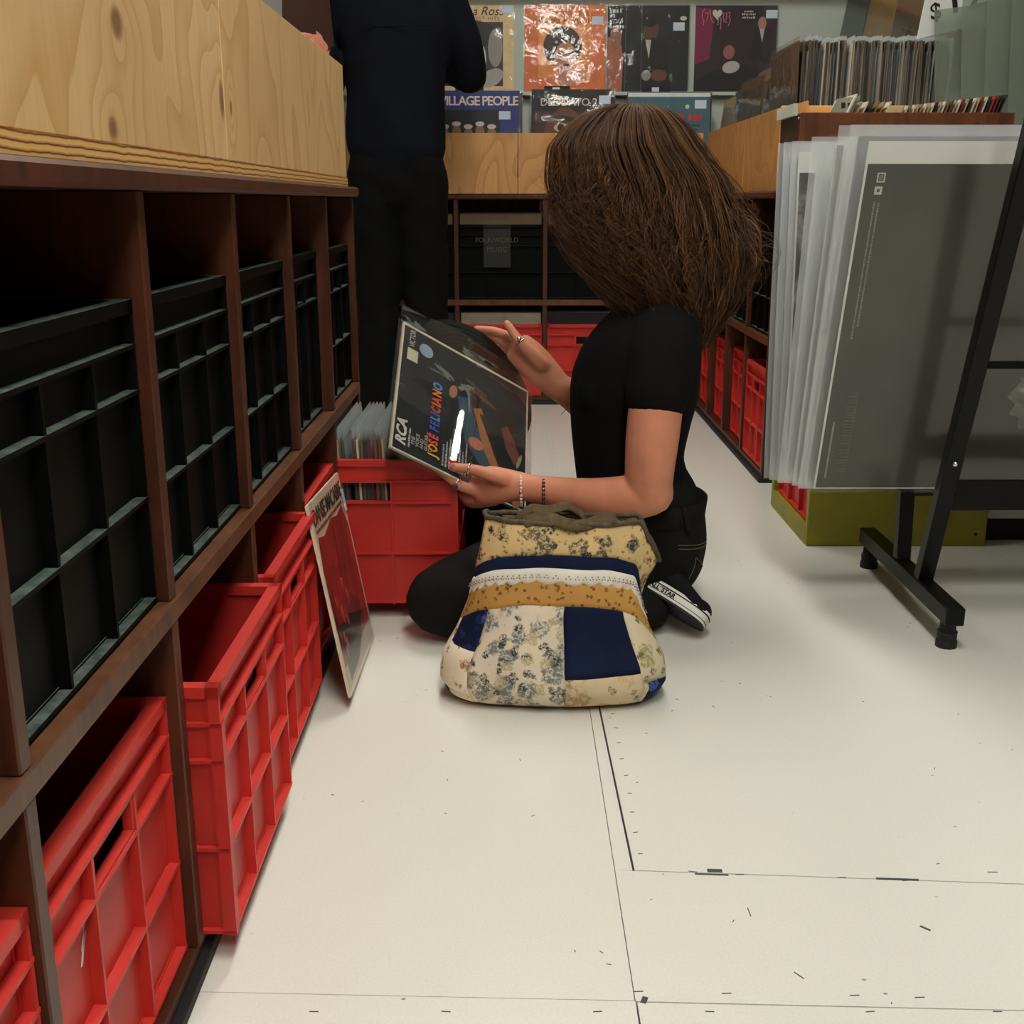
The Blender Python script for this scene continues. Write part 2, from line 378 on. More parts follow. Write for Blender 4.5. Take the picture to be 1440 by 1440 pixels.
def text_mesh(txt, size, align='LEFT', shear=0, extrude=.0002, space=1., bold=0):
    cu = bpy.data.curves.new('t', 'FONT'); cu.body = txt; cu.size = size; cu.align_x = align; cu.shear = shear
    cu.extrude = extrude; cu.space_character = space; cu.offset = bold; cu.resolution_u = 3
    o = bpy.data.objects.new('t', cu); C.objects.link(o); dg = bpy.context.evaluated_depsgraph_get(); dg.update()
    me = bpy.data.meshes.new_from_object(o.evaluated_get(dg)); bpy.data.objects.remove(o); bpy.data.curves.remove(cu); return me
def lettering(txt, size, mat, parent, M4, name='lettering', **kw):
    """flat letters; M4 maps the text plane (x right, y up, z out) into the parent's space"""
    me = text_mesh(txt, size, **kw); me.transform(M4); me.name = name
    return link(name, me, mat, parent)
def print_line(length, h, mat, parent, M4, seed=0, gap=.35, name='small_print', wr=(.35, 1.3)):
    """a line of print too small to read: a row of short marks of uneven length"""
    r_ = random.Random(seed*7+int(length*1e4)); mb = MB(); x = 0
    while x < length-h*.05:
        w = min(h*r_.uniform(*wr), length-x); k = r_.uniform(.75, 1.); mb.box(x, x+w, 0, h*k, 0, .0002); x += w+h*gap*r_.uniform(.6, 1.6)
    me = mb.mesh(name); me.transform(M4); return link(name, me, mat, parent)
def stroke(pts, w=.0016):
    L_ = []; R_ = []
    for i, p in enumerate(pts):
        a, b_ = pts[max(i-1, 0)], pts[min(i+1, len(pts)-1)]; dx, dz = b_[0]-a[0], b_[1]-a[1]; l = math.hypot(dx, dz); nx, nz = -dz/l*w, dx/l*w
        L_.append((p[0]+nx, p[1]+nz)); R_.append((p[0]-nx, p[1]-nz))
    return L_+R_[::-1]
def facing(x, y, z, rot=0):
    """text plane standing upright facing -Y, rotated in its own plane"""
    return Matrix.Translation((x, y, z)) @ Matrix.Rotation(PI/2, 4, 'X') @ Matrix.Rotation(rot, 4, 'Z')
CACHE = {}
def cached(key, fn):
    if key not in CACHE: CACHE[key] = fn()
    return CACHE[key]

# ------------------------------------------------------------------ room shell
X0, X1, Y0, Y1 = -3.2, 1.75, -2.2, 4.76
struct(MB().box(X0, X1, Y1, Y1+.1, 0, CEIL).build('wall_back', 'wall_paint'))
struct(MB().box(X0-.1, X0, Y0, Y1, 0, CEIL).build('wall_left', 'wall_dark'))
struct(MB().box(X1, X1+.1, Y0, Y1, 0, CEIL).build('wall_right', 'wall_dark'))
struct(MB().box(X0, X1, Y0-.1, Y0, 0, CEIL).build('wall_front', 'wall_dark'))
struct(MB().box(X0, X1, Y0, Y1, CEIL, CEIL+.1).build('ceiling', 'ceiling_paint'))
fl = struct(MB().box(X0, X1, Y0, Y1, -.06, -.012).build('floor', 'subfloor'))
g = .0005; G = .0014; E_ = .0001
panels = [[(X0, 1.083), (.1245-g, .981+g), (.1237-g, 1.75), (.123-E_, 2.1), (.123-E_, Y1), (X0, Y1)],
          [(.1245+g, .980+g), (X1, .925+g), (X1, 1.115-G), (.147, 1.214-G), (.1242+g, 1.216)],
          [(.1242+g, 1.216), (.147-G, 1.214), (.140-G, 1.65), (.136-E_, 2.1), (.136-E_, Y1), (.123+E_, Y1), (.123+E_, 2.1), (.1237+g, 1.75)],
          [(.147+G, 1.214+g), (X1, 1.115+g), (X1, Y1), (.136+E_, Y1), (.136+E_, 2.1), (.140+G, 1.65)],
          [(X0, Y0), (.131-g, Y0), (.1252-g, .981-g), (X0, 1.082)],
          [(.131+G, Y0), (X1, Y0), (X1, .925-g), (.1252+G, .979-g)]]
for poly in panels: MB().prism(poly, 'Z', -.012, 0).build('floor_board', 'floor_paint', fl, bevel=0)
mk = MB()
def tick(x, y, l, a, w=.0012): mk.beam((x-math.cos(a)*l/2, y-math.sin(a)*l/2, .0002), (x+math.cos(a)*l/2, y+math.sin(a)*l/2, .0002), w, .0004)
for i in range(6): tick(.14+.1*i+random.uniform(-.03, .03), .995-.03*i*.1, .010, .05)
for i in range(7): tick(-.30+.13*i+random.uniform(-.03, .03), .965, .009, random.uniform(-.1, .1))
for i in range(12): tick(.18+.1*i+random.uniform(-.04, .04), 1.225-.0625*(.03+.1*i)+random.choice((-.012, .012)), random.uniform(.006, .014), random.uniform(-.3, .3))
tick(.245, 1.213, .018, -.05, .007); tick(.24, 1.205, .04, -.06, .003); tick(.46, 1.195, .05, -.06, .004)
for i in range(9): tick(.158+random.uniform(0, .004), 1.25+.05*i, .006, random.uniform(-.4, .4))
for i in range(26): tick(random.uniform(-.2, .75), random.uniform(.9, 2.0), random.uniform(.002, .006), random.uniform(0, 3), .0010)
tick(.134, .982, .010, 1.2, .006); tick(.46, 1.10, .012, 2.4, .003); tick(.30, 1.02, .013, 2.2); tick(.27, 1.13, .016, 1.6)
s = mk.build('paint_chips', colmat((62, 70, 68)), fl); s['kind'] = 'stuff'

for i, (lx, ly, wx, wy, st) in enumerate(LIGHTS):
    t = thing('ceiling_light', ['long white ceiling light above the nearest floor boards', 'long white ceiling light above the kneeling person', 'long white ceiling light behind the plywood-topped shelf', 'long white fill light added behind the camera'][i], 'light', (lx, ly, CEIL-.09), group='ceiling lights')
    MB().box(lx-wx/2-.03, lx+wx/2+.03, ly-wy/2-.03, ly+wy/2+.03, CEIL-.05, CEIL).build('housing', 'white_paint', t, bevel=.004)
    mm = bpy.data.materials.new('lamp'); mm.use_nodes = True; bb = mm.node_tree.nodes['Principled BSDF']
    bb.inputs['Base Color'].default_value = (1, 1, 1, 1); bb.inputs['Emission Color'].default_value = (*LIGHT_COL, 1); bb.inputs['Emission Strength'].default_value = st
    MB().box(lx-wx/2, lx+wx/2, ly-wy/2, ly+wy/2, CEIL-.085, CEIL-.05).build('diffuser', mm, t)

# ------------------------------------------------------------------ crates
CW, CH = .322, .284
def crate_body(depth, w=CW, h=CH, slot_side=0):
    mb = MB(); t = .004
    mb.box(-w/2+.004, w/2-.004, depth-t, depth, 0, h-.01)
    for s_ in (-1, 1):
        a, b_ = sorted((s_*(w/2-.006), s_*(w/2-.006-t))); 
        if s_ != slot_side: mb.box(a, b_, .01, depth, 0, h-.01)
        else: mb.box(a, b_, .01, depth, 0, .205).box(a, b_, .01, depth, .240, h-.01).box(a, b_, .01, .122, .205, .240).box(a, b_, .235, depth, .205, .240)
    mb.box(-w/2+.012, w/2-.012, .01, depth, .002, .008)
    return mb.mesh('body')
def crate_front(w=CW, h=CH, slot=True):
    mb = MB(); y0, y1 = .011, .015; sw, s0, s1 = .046, .207, .236
    if slot:
        mb.box(-w/2+.003, w/2-.003, y0, y1, 0, s0).box(-w/2+.003, -sw, y0, y1, s0, s1).box(sw, w/2-.003, y0, y1, s0, s1).box(-w/2+.003, w/2-.003, y0, y1, s1, h-.004)
        mb.box(-sw-.002, sw+.002, .002, y1, s1, s1+.004).box(-sw-.002, sw+.002, .002, y1, s0-.004, s0)
        mb.box(-sw-.005, -sw, .002, y1, s0-.004, s1+.004).box(sw, sw+.005, .002, y1, s0-.004, s1+.004)
    else: mb.box(-w/2+.003, w/2-.003, y0, y1, 0, h-.004)
    return mb.mesh('front_panel')
def crate_rim(depth, w=CW, h=CH):
    mb = MB()
    mb.box(-w/2, w/2, 0, .014, h-.012, h).box(-w/2, w/2, depth-.012, depth+.002, h-.012, h)
    for s_ in (-1, 1):
        a, b_ = sorted((s_*w/2, s_*(w/2-.014))); mb.box(a, b_, .0, depth, h-.012, h)
    return mb.mesh('rim')
HR = [(.004, .004), (.102, .0035), (.202, .0035), (.243, .0035)]
def make_crate(mat, label, loc, rz, group, depth=.38, sides=(), slot_side=0, slot=True, vert=(-1, -1/3., 1/3., 1), name='record_crate', hrows=HR):
    t = thing(name, label, 'crate', loc, (0, 0, rz), group)
    key = (mat, depth)
    def part(nm, k, fn, par=t):
        me = cached((mat, depth, k), fn); o = bpy.data.objects.new(nm, me)
        if not me.materials: me.materials.append(M[mat])
        C.objects.link(o); o.parent = par; return o
    part('body', ('body', slot_side), lambda: crate_body(depth, slot_side=slot_side))
    part('front_panel', 'front%d' % slot, lambda: crate_front(slot=slot))
    part('rim', 'rim', lambda: crate_rim(depth))
    for i, (z, th) in enumerate(hrows):
        o = part('rib', 'hr', lambda: MB().box(-CW/2, CW/2, 0, .012, -.002, .002).mesh('rib')); o.location.z = z
    for i, u in enumerate(vert):
        edge = abs(u) > .9
        z1 = CH-.012 if edge else .243
        o = part('rib', 've' if edge else 'vm', lambda z1=z1: MB().box(-.0022, .0022, .0004, .012, 0, z1).mesh('rib')); o.location.x = u*(CW/2-.003)
    for s_ in sides:
        for z in (.004, .102, .202, .243):
            o = part('rib', ('sh', s_), lambda: MB().box(*sorted((s_*CW/2, s_*(CW/2-.013))), 0, depth, -.002, .002).mesh('rib')); o.location.z = z
        for u in (.003, .31, .97):
            o = part('rib', ('sv', s_), lambda: MB().box(*sorted((s_*(CW/2-.0005), s_*(CW/2-.013))), -.0022, .0022, 0, .243).mesh('rib')); o.location.y = u*depth
    return t

# ------------------------------------------------------------------ records
LP = .315
COVERS = [(92, 62, 40), (60, 52, 44), (120, 96, 62), (168, 150, 118), (40, 36, 34), (74, 84, 82), (140, 60, 40), (205, 196, 176), (86, 70, 50), (52, 60, 70), (150, 118, 66), (110, 34, 30)]
CNAME = ['brown', 'dark brown', 'tan', 'beige', 'black', 'grey green', 'rust red', 'cream', 'olive brown', 'slate blue', 'ochre', 'dark red']
def lp_plain(label, group, loc, rot, i, th=.004, sleeve='sleeve_plastic', size=LP, over=.006, name='record_sleeve', cat='record'):
    """a record in its card sleeve; local frame: X width, Z up from the base, Y thickness"""
    c_ = COVERS[i % len(COVERS)]
    t = thing(name, label, cat, loc, rot, group)
    me = cached(('card', size, th, c_), lambda: MB().box(-size/2, size/2, -th/2, th/2, 0, size).mesh('cover'))
    if not me.materials: me.materials.append(colmat(c_))
    o = bpy.data.objects.new('cover', me); C.objects.link(o); o.parent = t
    if sleeve:
        def mk_():
            mb = MB(); w = size/2+.003; z1 = size+over
            for s_ in (-1, 1):
                vs = []; nx, nz = 6, 6
                for a in range(nz+1):
                    for b_ in range(nx+1):
                        x = -w+2*w*b_/nx; z = z1*a/nz; y = s_*(th/2+.0007+.0008*math.sin(x*70+z*50+s_)**2)
                        if a == nz: y = s_*.0006
                        vs.append((x, y, z))
                mb.add(vs, [(a*(nx+1)+b_, a*(nx+1)+b_+1, (a+1)*(nx+1)+b_+1, (a+1)*(nx+1)+b_) for a in range(nz) for b_ in range(nx)])
            return mb.mesh('plastic_sleeve')
        me = cached(('slv', size, th, over, sleeve), mk_)
        if not me.materials: me.materials.append(M[sleeve]); me.polygons.foreach_set('use_smooth', [True]*len(me.polygons))
        o = bpy.data.objects.new('plastic_sleeve', me); C.objects.link(o); o.parent = t
    return t
def ell(cx, cz, rx, rz, n=28, a=0): return [(cx+rx*math.cos(2*PI*i/n)*math.cos(a)-rz*math.sin(2*PI*i/n)*math.sin(a), cz+rx*math.cos(2*PI*i/n)*math.sin(a)+rz*math.sin(2*PI*i/n)*math.cos(a)) for i in range(n)]
def rect(x0, x1, z0, z1): return [(x0, z0), (x1, z0), (x1, z1), (x0, z1)]
def lp_cover(name, label, loc, rot, ground, prints, words, group=None, th=.005, sleeve='sleeve_plastic', sticker=None, size=LP, edge=None, cat='record'):
    """a record with a printed front (local -Y): flat print shapes, lettering, price sticker, plastic sleeve"""
    t = thing(name, label, cat, loc, rot, group)
    MB().box(-size/2, size/2, -th/2, th/2, 0, size).build('cover', ground if isinstance(ground, str) else colmat(ground), t, world=False)
    y = -th/2
    for i, (poly, col) in enumerate(prints):
        y2 = y-.00012*(i+1)
        MB().prism(poly, 'Y', y, y2).build('cover_print', col if isinstance(col, str) else colmat(col), t, world=False)
    yt = y-.00012*(len(prints)+2)
    for (txt, x, z, sz, col, kw) in words:
        kw = dict(kw); r = kw.pop('rot', 0)
        if txt.startswith('~'):
            print_line(float(txt[1:]), sz, colmat(col), t, facing(x, yt, z, r), seed=int(x*1000+z*7000)); continue
        lettering(txt, sz, colmat(col), t, facing(x, yt, z, r), 'cover_lettering', **kw)
    if sticker: MB().box(sticker[0]-.022, sticker[0]+.022, y-.0022, y-.0019, sticker[1]-.015, sticker[1]+.015).build('price_sticker', 'sticker', t, world=False)
    if sleeve:
        mb = MB(); w = size/2+.004; vs = []; nx = nz = 22
        ph = random.uniform(0, 6)
        for a in range(nz+1):
            for b_ in range(nx+1):
                x = -w+2*w*b_/nx; z = -.002+(size+.006)*a/nz
                d = .0013+.0016*abs(math.sin(7*x+9*z*z*9+ph)*math.sin(11*x-14*z+ph))
                vs.append((x, y-d, z))
        mb.add(vs, [(a*(nx+1)+b_, a*(nx+1)+b_+1, (a+1)*(nx+1)+b_+1, (a+1)*(nx+1)+b_) for a in range(nz) for b_ in range(nx)])
        me = mb.mesh('plastic_sleeve'); link('plastic_sleeve', me, sleeve, t, True)
    return t

# ------------------------------------------------------------------ shelving units
BZ0, BZ1, TZ0, TZ1, PZ1 = .390, .412, .790, .809, 1.03    # middle board, top board, top of plywood bin
def bays_unit(name, label, axis, face, depth, starts, end, sgn):
    """open shelf unit with two rows of bays. axis: running direction; face: front plane; sgn: direction into the unit"""
    lo, hi = starts[0], end
    t = thing(name, label, 'shelf', ((face if axis == 'Y' else (lo+hi)/2), ((lo+hi)/2 if axis == 'Y' else face), 0))
    back = face+sgn*depth
    def bx(r0, r1, f0, f1, z0, z1):
        f0, f1 = sorted((f0, f1)); r0, r1 = sorted((r0, r1))
        return (f0, f1, r0, r1, z0, z1) if axis == 'Y' else (r0, r1, f0, f1, z0, z1)
    def bd(nm, mat, *a, bev=.0015): return MB().box(*bx(*a)).build(nm, mat, t, bevel=bev)
    bd('plinth', 'rubber_black', lo-.01, hi+.01, face-sgn*.006, back, 0, .014)
    bd('base_board', 'dark_wood', lo, hi, face+sgn*.004, back, .014, .03)
    bd('shelf_board', 'dark_wood_shelf', lo, hi, face-sgn*.002, back, BZ0, BZ1)
    bd('top_board', 'dark_wood', lo-.012, hi+.012, face-sgn*.012, back, TZ0, TZ1, bev=.004)
    bd('back_panel', 'dark_wood', lo, hi, back-sgn*.012, back, .03, TZ0)
    for p in list(starts)+[end]:
        bd('divider', 'dark_wood', p-.009, p+.009, face, back-sgn*.012, .03, BZ0)
        bd('divider', 'dark_wood', p-.009, p+.009, face, back-sgn*.012, BZ1, TZ0)
    return t
FX = -.325
SL = [.347+.343*i for i in range(6)]; SL_END = SL[0]+.343*6
SL = [.347-.343*2, .347-.343]+SL
left_unit = bays_unit('record_shelf', 'dark wooden two-tier record shelf along the left side of the aisle', 'Y', FX, .50, SL, SL_END, -1)
# small paper notes stuck inside the left shelf
for (y, z) in ((.90, .755), (1.62, .765)):
    o = MB().box(FX-.32, FX-.3185, y-.03, y+.03, z-.022, z+.022).build('paper_note', colmat((120, 110, 96)), left_unit)
BX = [-.215+.343*i for i in range(-3, 3)]; BX_END = .814
back_unit = bays_unit('record_shelf', 'dark wooden record shelf across the far end of the aisle', 'X', 4.50, .24, BX, BX_END, 1)
RY = [3.19+.320*i for i in range(4)]; RY_END = 4.47
right_unit = bays_unit('record_shelf', 'dark wooden record shelf on the right behind the poster rack', 'Y', .715, .50, RY, RY_END, 1)

# plywood record bins on top of the units
t = thing('plywood_bin', 'pale knotted plywood record bin on top of the left shelf', 'bin', (-.55, 1.2, TZ1))
MB().box(FX-.012, FX+.004, -.35, 1.3435, TZ1+.0165, PZ1).build('front_panel', 'ply_left', t, bevel=.001)
MB().box(FX-.012, FX+.004, 1.3465, 2.30, TZ1+.0165, PZ1).build('front_panel', 'ply_left_far', t, bevel=.001)
MB().box(FX-.012, FX+.006, -.35, 1.3435, TZ1+.0005, TZ1+.016).build('edge_strip', 'ply_edge', t)
MB().box(FX-.012, FX+.006, 1.3465, 2.302, TZ1+.0005, TZ1+.016).build('edge_strip', 'ply_edge', t)
MB().box(-.82, FX-.012, 2.284, 2.30, TZ1+.0005, PZ1).build('end_panel', 'ply_left_far', t)
MB().box(-.84, -.82, -.35, 2.30, TZ1+.0005, PZ1).build('back_panel', 'ply_left', t)
MB().box(-.82, FX-.012, -.35, 2.284, TZ1+.0005, TZ1+.010).build('bottom_panel', 'ply_left', t)
t = thing('plywood_bin', 'orange plywood record bin on the far shelf under the wall display', 'bin', (.1, 4.6, TZ1))
xs = [-1.2, -.585, .022, .72]
for i in range(3): MB().box(xs[i]+.0012, xs[i+1]-.0012, 4.49, 4.502, TZ1+.001, PZ1).build('front_panel', 'ply_back', t, bevel=.001)
MB().box(-1.2, .72, 4.502, 4.75, TZ1+.0005, TZ1+.010).build('bottom_panel', 'ply_back', t)
MB().box(-1.2, -1.188, 4.502, 4.75, TZ1+.010, PZ1).build('end_panel', 'ply_back', t)
t = thing('plywood_bin', 'plywood record bin on the right shelf behind the singles box', 'bin', (.95, 3.8, TZ1))
MB().box(.735, .747, 3.24, 3.775, TZ1+.001, PZ1).build('front_panel', 'ply_right', t, bevel=.001)
MB().box(.735, .747, 3.779, 4.485, TZ1+.001, PZ1).build('front_panel', 'ply_right', t, bevel=.001)
MB().box(.747, 1.215, 3.24, 3.252, TZ1+.001, PZ1-.06).build('end_panel', 'ply_right', t)
MB().box(.747, 1.215, 3.252, 4.485, TZ1+.0005, TZ1+.010).build('bottom_panel', 'ply_right', t)

# ------------------------------------------------------------------ crates in the shelves
RZL, RZB, RZR = PI/2, 0, -PI/2
ord_ = ['nearest', 'second', 'third', 'fourth', 'fifth']
redL = [(0, -.006), (1, -.012), (2, .033), (3, .018), (4, -.004), (5, .222)]
redlab = ['red plastic record crate cut off by the left edge of the photo', 'large nearest red plastic record crate under the left shelf, with a white scuff', 'red plastic record crate pulled slightly out of the left shelf, second from the front', 'red plastic record crate just in front of the leaning record on the floor', 'red plastic record crate behind the record leaning on the floor', 'red plastic record crate pulled far out into the aisle, full of records']
for (i, out), lb in zip(redL, redlab):
    y = .347+.343*i+.1715
    t = make_crate('red_plastic', lb, (FX+out, y, .031), RZL, 'red crates under the left shelf', depth=.40, sides=(-1,) if i in (2, 3, 5) else (), slot_side=-1 if i == 5 else 0)
    if i == 1:
        mb = MB(); 
        for (a, b_, w_) in ((0, 0, .004), (.006, .010, .003), (-.004, -.012, .003)): mb.prism([(-.068+a, .165+b_), (-.068+a+w_, .165+b_), (-.056+a+w_, .188+b_), (-.056+a, .188+b_)], 'Y', .0110, .0104)
        mb.build('scuff', 'paper_white', t, world=False)
for i in range(1, 6):
    y = .347+.343*i+.1715
    alt = i == 4
    make_crate('black_plastic', 'black dusty plastic record crate, %s from the front on the left shelf' % ord_[i-1], (FX-.012 if not alt else FX-.02, y, BZ1+.001), RZL, 'black crates on the left shelf', depth=.40, slot=alt,
               vert=(-1, -1/3., 1/3., 1) if not alt else (-1, -.22, .22, 1), hrows=HR if not alt else HR[:1]+HR[2:])
for i, x in enumerate((-.3865, -.0435, .2995, .6425)):
    w = ['behind the standing person', 'beneath the folk label', 'behind the head of the kneeling person', 'in the right-hand corner'][i]
    make_crate('black_plastic', 'black plastic record crate on the far shelf %s' % w, (x, 4.512, BZ1+.001), RZB, 'black crates on the far shelf', depth=.20, slot=False)
    w = ['behind the feet of the standing person', 'with a cream record sticking up', 'with a crumpled clear sleeve sticking up', 'in the right-hand corner'][i]
    make_crate('red_plastic', 'red record crate low in the far shelf, %s' % w, (x, 4.512, .031), RZB, 'red crates in the far shelf', depth=.20, slot=True)
for i in range(4):
    y = 3.19+.32*i+.16
    if i < 4:
        o1 = make_crate('black_plastic', 'black plastic record crate in the right shelf, %s from the front' % ['first', 'second', 'third', 'fourth'][i], (.727, y, BZ1+.001), RZR, 'black crates in the right shelf', depth=.40, slot=False)
        o2 = make_crate('red_plastic', 'red plastic record crate in the right shelf, %s from the front' % ['first', 'second', 'third', 'fourth'][i], (.722+(.0 if i == 0 else .02), y, .031), RZR, 'red crates in the right shelf', depth=.40)
        o1.scale.x = o2.scale.x = .92

# label and records at the far shelf
t = thing('genre_label', 'dark label reading folk and world music on the far black crate', 'label', (-.058, 4.508, .56))
MB().box(-.058-.052, -.058+.052, 4.5085, 4.5105, .535, .680).build('card', colmat((26, 28, 27)), t)
MB().box(-.058-.053, -.058+.053, 4.5085, 4.5105, .681, .712).build('tape', 'sleeve_wrinkled', t)
for k, w in enumerate(('FOLK/WORLD', 'MUSIC')):
    me = text_mesh(w, .026 if k == 0 else .028, 'CENTER'); me.transform(facing(-.058-OFF[t.name][0], 4.5080-OFF[t.name][1], .63-.036*k-OFF[t.name][2])); link('lettering', me, colmat((84, 78, 58)), t)
def stack_front(x, z, ys, lab, grp, idx, sleeve='sleeve_wrinkled', th=.005):
    for k, y in enumerate(ys): lp_plain(lab, grp, (x, y, z), (random.uniform(-.03, .0), 0, random.uniform(-.01, .01)), idx+k*3, th, sleeve)
for x, lab in ((-.3865, 'record in clear sleeve standing in the black crate behind the standing person'), (-.0435, 'record in clear sleeve standing in the black crate above the folk label'), (.2995, 'record in clear sleeve standing in the black crate behind the kneeling person')):
    stack_front(x, BZ1+.008, [4.555, 4.60, 4.65], lab, lab.replace('record', 'records', 1), 2)
for x, lab, k in ((-.3865, 'record standing in the red crate behind the standing person', 9), (-.0435, 'cream record standing in the red crate of the far shelf', 7), (.2995, 'record in crumpled clear sleeve in the red far crate', 4)):
    stack_front(x, .041, [4.56, 4.61], lab, lab.replace('record', 'records', 1), k)

# records in the left crates (faces towards the aisle)
def rowx(xs, y, z, lab, grp, size=LP, th=.004, sleeve='sleeve_plastic', lean=0, over=.006, rz=PI/2, jit=.004, cols=None):
    for k, x in enumerate(xs):
        ci = cols[k] % 12
        lp_plain(lab.replace('%c', CNAME[ci]), grp, (x, y+random.uniform(-jit, jit), z), (lean+random.uniform(-.015, .015), 0, rz+random.uniform(-.006, .006)), ci, th, sleeve, size, over)
for i, n in ((1, 4), (2, 4), (3, 5), (4, 6)):
    y = .347+.343*i+.1715
    lab = '%%c record inside the %s' % ['', 'nearest red crate under the left shelf', 'second red crate under the left shelf', 'third red crate under the left shelf', 'red crate behind the leaning record'][i]
    rowx([FX-.16-.035*k-.03*(i == 1) for k in range(n)], y, .042, lab, lab.replace('%c record', 'records', 1), size=.288, cols=[4, 1, 4, 9, 4, 8], lean=.14)
yc = .347+.343*5+.1715
xs = [FX+.222-.024-.0062*k-(.022 if k > 9 else 0)-(.012 if k > 22 else 0) for k in range(38)]
rowx([x-.012 for x in xs[:10]], yc, .042, '%c record at the aisle end of the pulled-out red crate', 'records at the aisle end of the pulled-out crate', size=.288, cols=[4, 11, 1, 4, 8, 0, 4, 11, 4, 1], lean=.03, over=.004)
rowx(xs[10:], yc, .062, '%c record in tall clear sleeve packed in the pulled-out red crate', 'records packed in the pulled-out crate', size=.288, lean=-.04, sleeve='sleeve_cloudy', over=.024, cols=[k*5 for k in range(28)])
# records in the left plywood bin
rowx([FX-.05-.02*k for k in range(7)], 1.77, TZ1+.012, 'greenish record sleeve standing in the left plywood bin', 'records in the left plywood bin', cols=[5]*7, sleeve='sleeve_cloudy', lean=.05)

# ------------------------------------------------------------------ wall display and front records of the far bin
struct(MB().box(-1.6, 1.28, Y1-.04, Y1, 1.183, 1.196).build('trim_1', 'wall_paint'))
struct(MB().box(-1.6, 1.28, Y1-.07, Y1, 1.555, 1.60).build('trim_2', 'box_wood_inner'))
WY, WZ = Y1-.028, 1.197
lean = (math.radians(-3), 0, 0)
D = dict(align='CENTER')
lp_cover('record_sleeve', 'cream record with black and white portrait hung on the far wall', (-.150, WY, WZ), lean, (228, 200, 150),
         [(rect(-.12, .115, .02, .255), (60, 56, 54)), (ell(-.01, .135, .058, .085, a=.25), (205, 200, 192)), (ell(.0, .21, .09, .05), (34, 32, 31)), (ell(.085, .16, .028, .07), (150, 146, 140)), (ell(.07, .05, .05, .03, a=.5), (175, 172, 165)), (ell(.005, .150, .016, .006, a=.2), (40, 36, 35)), (ell(-.035, .142, .014, .006, a=.2), (40, 36, 35)), (ell(-.012, .092, .018, .007, a=.2), (70, 60, 58))],
         [('Diana Ross', .012, .279, .046, (40, 28, 22), dict(align='CENTER', shear=.3)), ('GREATEST HITS', .02, .260, .020, (110, 78, 50), dict(align='CENTER', space=1.2))], 'records displayed on the far wall', sticker=(.130, .300))
lp_cover('record_sleeve', 'orange record with a round dark hairdo portrait on the far wall', (.206, WY, WZ), lean, (226, 122, 58),
         [(rect(-.105, .10, .05, .30), (236, 150, 78)), (ell(-.01, .165, .075, .075), (62, 52, 46)), (ell(0, .125, .042, .058, a=-.15), (178, 120, 92)), (ell(.02, .055, .05, .03), (206, 140, 110)), (ell(-.018, .14, .011, .005), (50, 36, 30)), (ell(.022, .145, .011, .005), (50, 36, 30)), (ell(.004, .098, .014, .005), (130, 60, 50))],
         [('GREATEST HITS', .0, .278, .024, (120, 60, 30), dict(align='CENTER', space=1.1)), ('Aretha Franklin', -.01, .250, .032, (96, 48, 24), dict(align='CENTER', shear=.4))], 'records displayed on the far wall', sleeve='sleeve_wrinkled', sticker=(.125, .26))
lp_cover('record_sleeve', 'black record with a man in a dark suit on the far wall', (.528, WY, WZ), lean, (22, 26, 26),
         [([(-.157, .0), (-.10, .0), (-.095, .12), (-.11, .20), (-.157, .20)], (176, 104, 78)), (ell(-.125, .20, .022, .045), (150, 100, 78)), (ell(.01, .225, .030, .045, a=-.2), (86, 58, 42)), (ell(.005, .262, .034, .026), (20, 17, 16)), ([(-.05, .02), (.09, .02), (.075, .17), (.02, .20), (-.04, .17)], (12, 13, 15)), ([(-.01, .19), (.012, .19), (.004, .12)], (190, 184, 170)), (ell(.045, .06, .032, .022), (110, 66, 52)), (ell(-.005, .06, .018, .02), (150, 146, 140)), (rect(-.088, -.0865, 0, .315), (90, 96, 96)), (rect(-.026, -.0245, 0, .315), (90, 96, 96)), (ell(.135, .268, .013, .008), (200, 200, 190))],
         [('~.045', -.150, .288, .015, (200, 204, 198), {}), ('~.02', -.150, .270, .013, (200, 204, 198), {}), ('YOU', -.150, .250, .022, (200, 204, 198), {}), ('~.055', -.150, .232, .013, (200, 204, 198), {})], 'records displayed on the far wall', sleeve='sleeve_wrinkled', sticker=(.118, .238))
PINK = [[((X_/12.52+975-1033.5)/112*.315, .315-(Y_/12.52-6)/112*.315) for X_, Y_ in q] for q in (
    [(185, 130), (145, 180), (140, 260), (168, 330), (162, 400)], [(180, 200), (240, 192), (236, 260), (214, 330)], [(265, 150), (280, 240), (310, 330), (345, 355)], [(420, 260), (418, 320), (413, 390)],
    [(440, 250), (465, 300), (460, 460)], [(470, 210), (515, 190), (500, 260), (520, 335), (570, 350)], [(560, 190), (556, 250), (550, 310)], [(575, 195), (618, 188), (602, 250), (624, 320), (590, 410)])]
hp = [(-.075+.0185*math.sin(a)**3, .283+.0175*(13*math.cos(a)-5*math.cos(2*a)-2*math.cos(3*a)-math.cos(4*a))/13) for a in [2*PI*i/26 for i in range(26)]][::-1]
